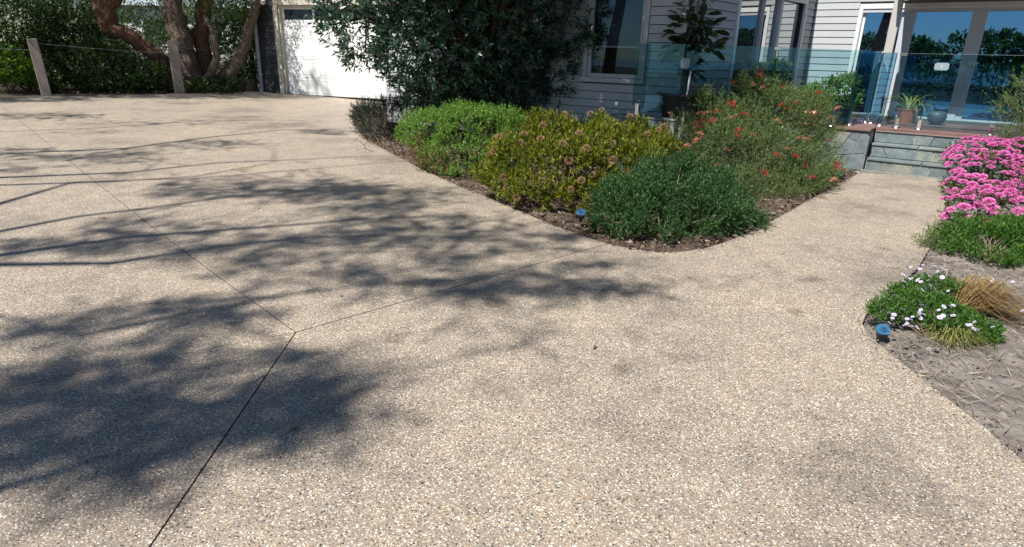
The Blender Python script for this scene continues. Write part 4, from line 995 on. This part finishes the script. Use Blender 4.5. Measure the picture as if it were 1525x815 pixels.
def clods(name, poly, n, r0, r1, m, label, box, dz):
    X = rng.uniform(box[0][0], box[1][0], n*3); Y = rng.uniform(box[0][1], box[1][1], n*3); k = in_poly(poly, X, Y); X, Y = X[k][:n], Y[k][:n]; n = len(X)
    C = np.stack([X, Y, zgv(X, Y)+dz+rng.random(n)*.012], 1); r = r0+(r1-r0)*rng.random(n)**3
    cv = np.array([(-1, -1, -1), (1, -1, -1), (1, 1, -1), (-1, 1, -1), (-.7, -.7, .7), (.7, -.7, .7), (.7, .7, .7), (-.7, .7, .7)], float)
    V8 = C[:, None]+cv[None]*r[:, None, None]*rng.uniform(.55, 1.25, (n, 8, 3))
    f = [(0, 3, 2, 1), (4, 5, 6, 7), (0, 1, 5, 4), (1, 2, 6, 5), (2, 3, 7, 6), (3, 0, 4, 7)]
    me = bpy.data.meshes.new(name); me.from_pydata(V8.reshape(-1, 3).tolist(), [], [tuple(8*i+a for a in q) for i in range(n) for q in f])
    tag(link(name, me, None, m), label, 'soil', kind='stuff')
clods('soil_clods', rp, 3500, .004, .022, 'clod', 'small grey soil clods on the right hand bed', ((2.2, 2.0), (5.5, 6.5)), -.04)
clods('soil_clods', bp, 3500, .005, .024, 'bclod', 'small brown soil clods along the centre bed', ((-3.5, 5.0), (5.5, 12)), -.03)
def spill(edge, n, ll, lw, m, label, name, side, spread=.10):
    e = np.array(edge); seg = np.diff(e, axis=0); L = np.linalg.norm(seg, axis=1); k = rng.choice(len(seg), n, p=L/L.sum()); t = rng.random((n, 1))
    nn = np.stack([-seg[:, 1], seg[:, 0]], 1)/L[:, None]
    P = e[k]+seg[k]*t+nn[k]*side*(np.abs(rng.normal(0, spread, (n, 1)))-.05)
    B = np.stack([P[:, 0], P[:, 1], zgv(P[:, 0], P[:, 1])+.004+rng.random(n)*.006], 1); D = rng.normal(0, 1, (n, 3)); D[:, 2] = np.abs(D[:, 2])*.12; D = nrm(D); s_ = rng.uniform(.4, 1.5, n)
    tag(quads(name, leaves(B, D, np.stack([rng.normal(0, .3, n), rng.normal(0, .3, n), np.ones(n)], 1), ll*s_, lw*s_), None, m), label, 'mulch', kind='stuff')
spill(bed_edge, 1500, .022, .010, 'chip', 'crumbs of mulch spilled over the centre bed edge', 'spilled_mulch', -1, .07)
spill(right_edge, 900, .018, .009, 'gchip', 'soil crumbs spilled over the right bed edge', 'spilled_mulch', -1, .06)
litter('bark_flakes', rp, 60, .11, .032, 'gchip', 'large curled bark flakes on the dusty right bed', .004, .10, box=((2.3, 2.2), (4.4, 4.6)), size=(.4, 1.3))
litter('fallen_leaves', [(-9, 2), (2, 2), (2, 4.6), (-1, 7), (-3.4, 12), (-9, 13)], 70, .05, .014, 'l_dead', 'scattered dry leaves lying on the driveway', .036, .1)

# ================================================================== FENCE AND TREES AT THE LEFT
f0 = gnd(70, 141); f1 = gnd(268, 139); f2 = gnd(380, 131); f00 = f0+(f0-f1)*1.0
ft = thing('wire_fence', f1, 'timber post and wire fence along the far edge of the driveway', 'fence')
tops = []
for P, hgt, wd, lean in ((f00, 1.25, .1, 0), (f0, 1.28, .105, -.06), (f1, 1.33, .115, -.01), (f2, 1.12, .07, 0)):
    e = nrm(np.array([f1[0]-f0[0], f1[1]-f0[1], 0])); n = np.array([e[1], -e[0], 0])
    b = MB(); o = np.array(P); P8 = []
    for (a, b_) in ((-1, -1), (1, -1), (1, 1), (-1, 1)): P8.append(o+e*a*wd+n*b_*wd*.8-Z*.15)
    for (a, b_) in ((-1, -1), (1, -1), (1, 1), (-1, 1)): P8.append(o+e*(a*wd*.96+lean)+n*b_*wd*.76+Z*(hgt+random.uniform(-.012, .012)))
    b.hexa(P8); b.build('post', 'post', ft, bevel=.008); tops.append(o+e*lean*.9)
for hz in (1.18,):
    for k in range(3):
        a, c = tops[k]+Z*hz, tops[k+1]+Z*min(hz, 1.02); mid = (a+c)/2-Z*.03
        MB().tube([a, mid, c], .0045, .0045, 5).build('wire', 'wire', ft)

YB = 18.6
def wtube(t, pts, rpx, m, name='trunk'):
    P = [depth(x, y, Y) for (x, y, Y) in pts]; rs = [r/ppm(p) for r, p in zip(rpx, P)]
    # refine
    Q = []; RR = []
    for i in range(len(P)-1):
        for k in range(4):
            s = k/4; Q.append(P[i]*(1-s)+P[i+1]*s+rng.normal(0, .02, 3)); RR.append(rs[i]*(1-s)+rs[i+1]*s)
    Q.append(P[-1]); RR.append(rs[-1])
    return MB().tube(Q, RR, None, 12, wob=.2).build(name, m, t, smooth=True)
c = gnd(283, 137)
tea = thing('tea_tree', c, 'old multi trunked tea tree with flaky bark behind the fence', 'tree')
wtube(tea, [(292, 142, 18.4), (280, 100, 18.4), (272, 60, 18.4), (258, 20, 18.4), (245, -60, 18.4), (235, -200, 18.4)], [17, 14, 15, 14, 11, 7], 'greybark')
wtube(tea, [(305, 142, 18.8), (302, 100, 18.8), (300, 50, 18.9), (305, 0, 19), (310, -120, 19)], [13, 11, 11, 10, 7], 'paper')
wtube(tea, [(300, 138, 18.5), (330, 118, 18.4), (355, 90, 18.4), (372, 40, 18.5), (385, -10, 18.6), (380, -120, 18.6)], [12, 11, 9, 7, 6, 4], 'greybark')
wtube(tea, [(312, 125, 18.2), (322, 85, 18.1), (318, 50, 18.1), (305, 25, 18.2)], [7, 5, 4, 3], 'greybark', 'branch')
lean = gnd(262, 140)
tl_ = thing('leaning_tree', lean, 'leaning reddish flaky trunk bending left behind the fence', 'tree')
wtube(tl_, [(262, 135, 18.9), (240, 90, 18.6), (215, 68, 18.4), (190, 52, 18.2), (163, 40, 18.1), (157, 15, 18.1), (140, -20, 18.1), (110, -120, 18.1)], [11, 10, 10, 10, 12, 14, 11, 6], 'paper')
wtube(tl_, [(158, 18, 18.1), (175, -10, 18.2), (200, -80, 18.3)], [10, 8, 5], 'paper', 'branch')
def crownof(t, lobes, n, m='l_back', ll=.085, lw=.03, name='crown'):
    P, N_ = lobe_pts(lobes, n, .7, .1, 0, .4); D = nrm(N_+rng.normal(0, .6, N_.shape)+np.array([0, 0, -.1]))
    quads(name, shoots(P-D*.12, D, .22, 8, ll, lw, 1.1, .4, .15, .3), t, m)
crownof(tea, pxl(((330, -60, 18.6, 90), (260, -110, 18.6, 110), (380, -80, 18.4, 70), (350, 10, 19.3, 45), (240, 5, 19.5, 35), (330, -20, 17.8, 50))), 2600)
crownof(tea, [(x, y, z, r, r, r*.6) for (x, y, z, r) in ((-11.4, 15.2, 4.8, 1.3), (-10.2, 16.2, 4.8, 1.3), (-10.6, 15.0, 6.0, 1.2), (-9.0, 16.6, 5.2, .9), (-8.9, 16.3, 4.2, .8), (-13.4, 15.0, 5.2, 1.5), (-12.3, 15.6, 5.6, 1.4), (-12.6, 14.4, 4.4, 1.1), (-14.6, 14.8, 5.0, 1.4))], 3600, name='shading_crown')  # unseen canopy added overhead to shade trunks, fence shrubs and garage edge
crownof(tl_, pxl(((90, -60, 18, 100), (20, -80, 18, 90), (160, -110, 18.4, 90), (60, 5, 18.6, 45), (120, 10, 19, 40))), 2200)
k = 0
labs = ['dense dark shrub behind the leftmost fence post', 'dark leafy shrub between the leftmost post and the leaning trunk', 'open leafy shrub below the bend of the leaning trunk', 'low dark shrub at the foot of the flaky trunks', 'dark shrub beside the garage corner behind the fence', 'tall leafy shrub rising at the left edge of the view', 'tall leafy shrub above the wire between post and trunk', 'far hedge shrub glimpsed between the trunks', 'far hedge shrub right of the trunks near the garage', 'tall far shrub filling the gap above the wire left of the trunks']
for i, (lob, n) in enumerate((
    (((70, 105, 17.6, 55, 45), (110, 115, 17.6, 50, 35), (40, 125, 17.2, 40, 22)), 1100),
    (((150, 100, 17.8, 50, 42), (175, 118, 17.6, 45, 28), (125, 90, 18.0, 40, 40)), 1000),
    (((215, 115, 19.6, 40, 30), (200, 95, 20.2, 36, 30), (240, 122, 19.5, 30, 20)), 500),
    (((300, 129, 17.9, 36, 12), (335, 130, 18.0, 24, 12), (225, 118, 17.8, 32, 24), (205, 124, 17.6, 30, 18)), 650),
    (((365, 100, 19.4, 30, 40), (350, 60, 19.8, 34, 40), (375, 50, 19.5, 24, 40)), 650),
    (((20, 30, 17.4, 60, 50), (-20, 70, 17.2, 60, 60), (60, 40, 17.8, 45, 45)), 1300),
    (((110, 40, 18.6, 50, 45), (90, 70, 18.2, 50, 36), (150, 70, 18.8, 36, 36)), 1100),
    (((210, 60, 25, 50, 50), (260, 70, 25, 45, 50), (170, 30, 25, 40, 50)), 1500),
    (((330, 60, 24, 60, 60), (385, 60, 24, 50, 60), (290, 40, 24.5, 40, 60)), 1200), (((110, 10, 27, 60, 40), (40, 10, 27, 60, 40), (170, 60, 27, 50, 40), (340, 5, 27, 50, 40), (270, 20, 27.5, 36, 30)), 1300))):
    l = pxl(lob); c = np.array(l[0][:3]); c[2] = zg(c[0], min(c[1], 30))-.1
    leafy('background_shrub', c, l, int(n*1.25), .22, 8, .085, .034, 'l_back', labs[i], 'shrub', 'shrubs behind the wire fence', ang=1.1, inner=.6, upb=0, upd=.1, nst=14, sr=.02, core=.6, stem='bark')
l = pxl(((8, 100, 15.9, 34, 22), (30, 108, 16.2, 26, 18), (-15, 88, 15.8, 40, 26))); c = np.array(l[0][:3]); c[2] = zg(c[0], c[1])
leafy('lime_shrub', c, l, 520, .16, 8, .085, .05, 'l_lime', 'sunlit lime green shrub at the left edge', 'shrub', ang=1.1, inner=.6, nst=10, upb=.1)
# pale house glimpsed through the trees
nb = np.array([-17.5, 38.0, 1.0])
nh = thing('neighbour_house', nb, 'pale neighbouring house glimpsed through gaps between the tree trunks', 'house')
X_, Y_ = np.array([1., 0, 0]), np.array([0, 1., 0])
MB().box(nb, X_, Y_, Z, -6, 5, 0, 6, -1, 2.7).build('wall', 'white', nh)
MB().hexa([nb+np.array(p) for p in ((-6.5, -.5, 2.701), (5.5, -.5, 2.701), (5.5, 6.5, 2.701), (-6.5, 6.5, 2.701), (-5, 2.9, 4.6), (4, 2.9, 4.6), (4, 3.1, 4.6), (-5, 3.1, 4.6))]).build('roof', 'pipe', nh)
for a in (-4, -1, 2):
    wv = MB().box(nb, X_, Y_, Z, a, a+1.6, -.06, -.002, .6, 2.0).build('window', 'white', nh); MB().box(nb, X_, Y_, Z, a+.08, a+1.52, -.07, -.0605, .68, 1.92).build('pane', 'dim', wv)

# ================================================================== TREES OUT OF FRAME, LEFT AND BEHIND: they shade the driveway and show in the glass
def gline(pts, z0, z1):
    n = len(pts); return [lift(gnd(x, y), z0+(z1-z0)*i/(n-1)) for i, (x, y) in enumerate(pts)]
def shade_leaves(blobs, zr, k=1.0):
    V = []
    for (cx, cy, rx, ry, dens) in blobs:
        c = gnd(cx, cy); a = gnd(cx+rx, cy)-c; b_ = gnd(cx, cy-ry)-gnd(cx, cy+ry)
        ar = math.pi*np.linalg.norm(a)*np.linalg.norm(b_)/2; nc = max(6, int(ar*dens*80*k))
        # clusters of leaves on twiglets
        for i in range(nc):
            r = math.sqrt(random.random()); th = random.uniform(0, 6.28); z = random.uniform(*zr)
            p = lift(gnd(cx+rx*r*math.cos(th), cy+ry*r*math.sin(th)), z)
            V.append(p)
    P = np.array(V); D = nrm(rng.normal(0, 1, P.shape)+np.array([0, 0, -.3]))
    return P, D
def shade_tree(name, base, label, trunk, limbs, blobs, zr, m='paper', tr=.22, k=1.0):
    t = thing(name, base, label, 'tree', 'trees shading the driveway')
    b = MB(); b.tube([base-Z*.1]+trunk, [tr]+[tr*(.9-.5*i/len(trunk)) for i in range(len(trunk))], None, 10, wob=.06); b.build('trunk', m, t, smooth=True)
    b = MB(); ends = []
    for lp, r0, r1 in limbs:
        b.tube([trunk[-1]]+lp, [tr*.4]+[.8*(r0+(r1-r0)*i/(len(lp)-1)) for i in range(len(lp))], None, 8, wob=.05); ends += lp
    P, D = shade_leaves(blobs, zr, k)
    dn = []
    for lp, r0, r1 in limbs:
        for i in range(len(lp)-1):
            for k in range(12): dn.append(lp[i]+(lp[i+1]-lp[i])*k/12)
    ends = np.array(dn)
    for i in rng.choice(len(P), min(len(P), 120), replace=False):
        e = ends[np.argmin(np.linalg.norm(ends-P[i], axis=1))]
        if np.linalg.norm(e-P[i]) > 1.6: continue
        mid = (e+P[i])/2+rng.normal(0, .12, 3); b.tube([e, mid, P[i]], [.016, .010, .005], None, 4)
    b.build('limbs', m, t, smooth=True)
    quads('crown', shoots(P, D, .34, 12, .10, .030, 1.0, .4, .0, .3), t, 'l_gum')
A = np.array
b1 = A([-10.2, 4.6, .2]); k1 = [A([-10.1, 4.5, 2.0]), A([-9.9, 4.2, 4.6])]
shade_tree('gum_tree', b1, 'flaky barked tree left of the camera, farthest of those shading the driveway', k1,
    [(gline([(0, 264), (200, 256), (330, 242), (430, 238), (560, 232)], 6.2, 11.3), .055, .015), (gline([(0, 229), (200, 220), (330, 203), (430, 193), (560, 190)], 6.0, 10.8), .06, .015), (gline([(0, 275), (170, 270), (300, 262), (420, 240)], 6.2, 9.4), .045, .015), (gline([(0, 196), (160, 190), (330, 178), (470, 180)], 6.0, 10.8), .035, .012)],
    [(110, 228, 140, 9, .8), (330, 215, 70, 6, .7), (90, 172, 90, 4.5, .8), (330, 143, 190, 3.5, 1.4), (50, 147, 110, 4.5, 1.8), (500, 196, 60, 3.5, 1.0), (40, 250, 60, 6, .6), (300, 182, 130, 4, .25), (180, 238, 60, 7, .7)], (7.5, 11))
b2 = A([-8.2, 1.6, 0]); k2 = [A([-8.2, 1.5, 2.0]), A([-7.9, 1.4, 4.6])]
shade_tree('gum_tree', b2, 'flaky barked tree left of the camera, second of those shading the driveway', k2,
    [(gline([(0, 345), (120, 322), (260, 305), (400, 285), (560, 276)], 6.2, 11.4), .05, .015), (gline([(0, 380), (200, 352), (400, 338), (560, 325), (700, 322)], 6.2, 10.8), .065, .02), (gline([(0, 394), (170, 392), (330, 366), (470, 352), (640, 352), (880, 350)], 6.0, 10.8), .06, .015), (gline([(120, 270), (300, 265), (480, 250), (620, 238)], 7.0, 10.8), .03, .012)],
    [(400, 282, 170, 16, 1.1), (560, 292, 120, 22, 1.3), (640, 330, 150, 12, 1.0), (250, 340, 130, 14, 1.1), (330, 372, 190, 22, 1.3), (60, 365, 100, 14, 1.5), (560, 352, 160, 14, 1.2), (700, 372, 150, 16, 1.1), (800, 350, 120, 10, 1.0), (480, 405, 130, 18, 1.1), (640, 395, 110, 12, .9), (860, 330, 60, 8, .5)], (8, 12))
b3 = A([-6.6, -1.6, 0]); k3 = [A([-6.6, -1.6, 2.0]), A([-6.4, -1.8, 4.6])]
shade_tree('gum_tree', b3, 'flaky barked tree behind the camera, nearest of those shading the driveway', k3,
    [(gline([(0, 600), (180, 600), (330, 600), (520, 610)], 6.2, 9.3), .035, .012), (gline([(0, 470), (120, 500), (260, 470), (420, 440), (640, 415), (760, 430), (930, 428)], 6.0, 10.8), .035, .012), (gline([(100, 700), (250, 640), (400, 560), (480, 520)], 6.5, 9.3), .035, .012)],
    [(120, 610, 180, 62, 1.7), (300, 640, 170, 48, 1.4), (430, 590, 110, 42, 1.6), (200, 480, 160, 26, 1.1), (330, 455, 110, 22, 1.0), (60, 560, 90, 40, 1.0), (300, 520, 150, 25, .55), (760, 425, 120, 16, 1.4), (900, 428, 70, 13, 1.4), (850, 395, 90, 9, .9), (640, 425, 110, 16, .9), (740, 470, 70, 14, .4), (450, 540, 80, 20, .9), (110, 690, 150, 25, .9), (790, 500, 40, 10, .2), (1130, 412, 130, 9, .06), (500, 560, 60, 20, 1.1), (480, 605, 90, 34, 1.2), (120, 690, 170, 30, 1.3), (530, 622, 50, 14, .9), (200, 560, 110, 24, 1.0), (90, 650, 150, 50, .8)], (8.0, 11.5), k=1.5)
# shrubs behind the camera and far trees that the doors mirror
for i, (x, y, h_, lab) in enumerate(((-8.5, -7.5, 1.5, 'rounded shrub behind the camera at the far left of the hedge'), (-5.5, -8.4, 1.7, 'rounded shrub behind the camera, second along the hedge'), (-2.5, -8.0, 1.4, 'rounded shrub behind the camera, middle of the hedge'), (.5, -8.3, 1.6, 'rounded shrub behind the camera, fourth along the hedge'), (3.4, -7.6, 1.5, 'rounded shrub behind the camera at the right of the hedge'))):
    c = A([x, y, 0.]); leafy('hedge_shrub', c, [(x, y, h_*.5, 1.5, 1.1, h_*.55), (x+.8, y-.2, h_*.45, 1.0, 1.0, h_*.5), (x-.7, y+.2, h_*.55, .9, .9, h_*.5)], 420, .25, 8, .13, .05, 'l_back', lab, 'shrub', 'hedge behind the camera', nst=6, sr=.02, stem='bark', inner=.4)
for i, (x, y, h_, r, lab) in enumerate(((-20, -30, 3.9, 5, 'broad crowned pine far behind the camera on the left'), (-31, -30, 3.6, 4.5, 'broad crowned pine farthest left behind the camera'), (-9, -36, 3.9, 4.5, 'broad crowned pine far behind the camera in the middle'), (4, -34, 3.8, 4.5, 'broad crowned pine far behind the camera on the right'))):
    c = A([x, y, -.1]); t = thing('pine_tree', c, lab, 'tree', 'pines behind the camera')
    MB().tube([c, c+A([.2, 0, 2]), c+A([.4, .2, h_-1.2])], .3, .18, 9).build('trunk', 'bark', t, smooth=True)
    lob = [(x+random.uniform(-1, 1)*r*.7, y+random.uniform(-1, 1)*r*.4, h_-1.2+random.uniform(-.4, .5), r*.45, r*.4, .9) for k in range(8)]
    P, N_ = lobe_pts(lob, 900, .5, .1, .2, .6); D = nrm(N_+rng.normal(0, .4, N_.shape))
    quads('crown', shoots(P, D, .5, 7, .42, .16, 1.0, .4), t, 'l_back')
    b = MB()
    for l in lob: b.tube([c+A([.3, .1, h_-2.4]), A(l[:3])], .1, .04, 6)
    b.build('limbs', 'bark', t)
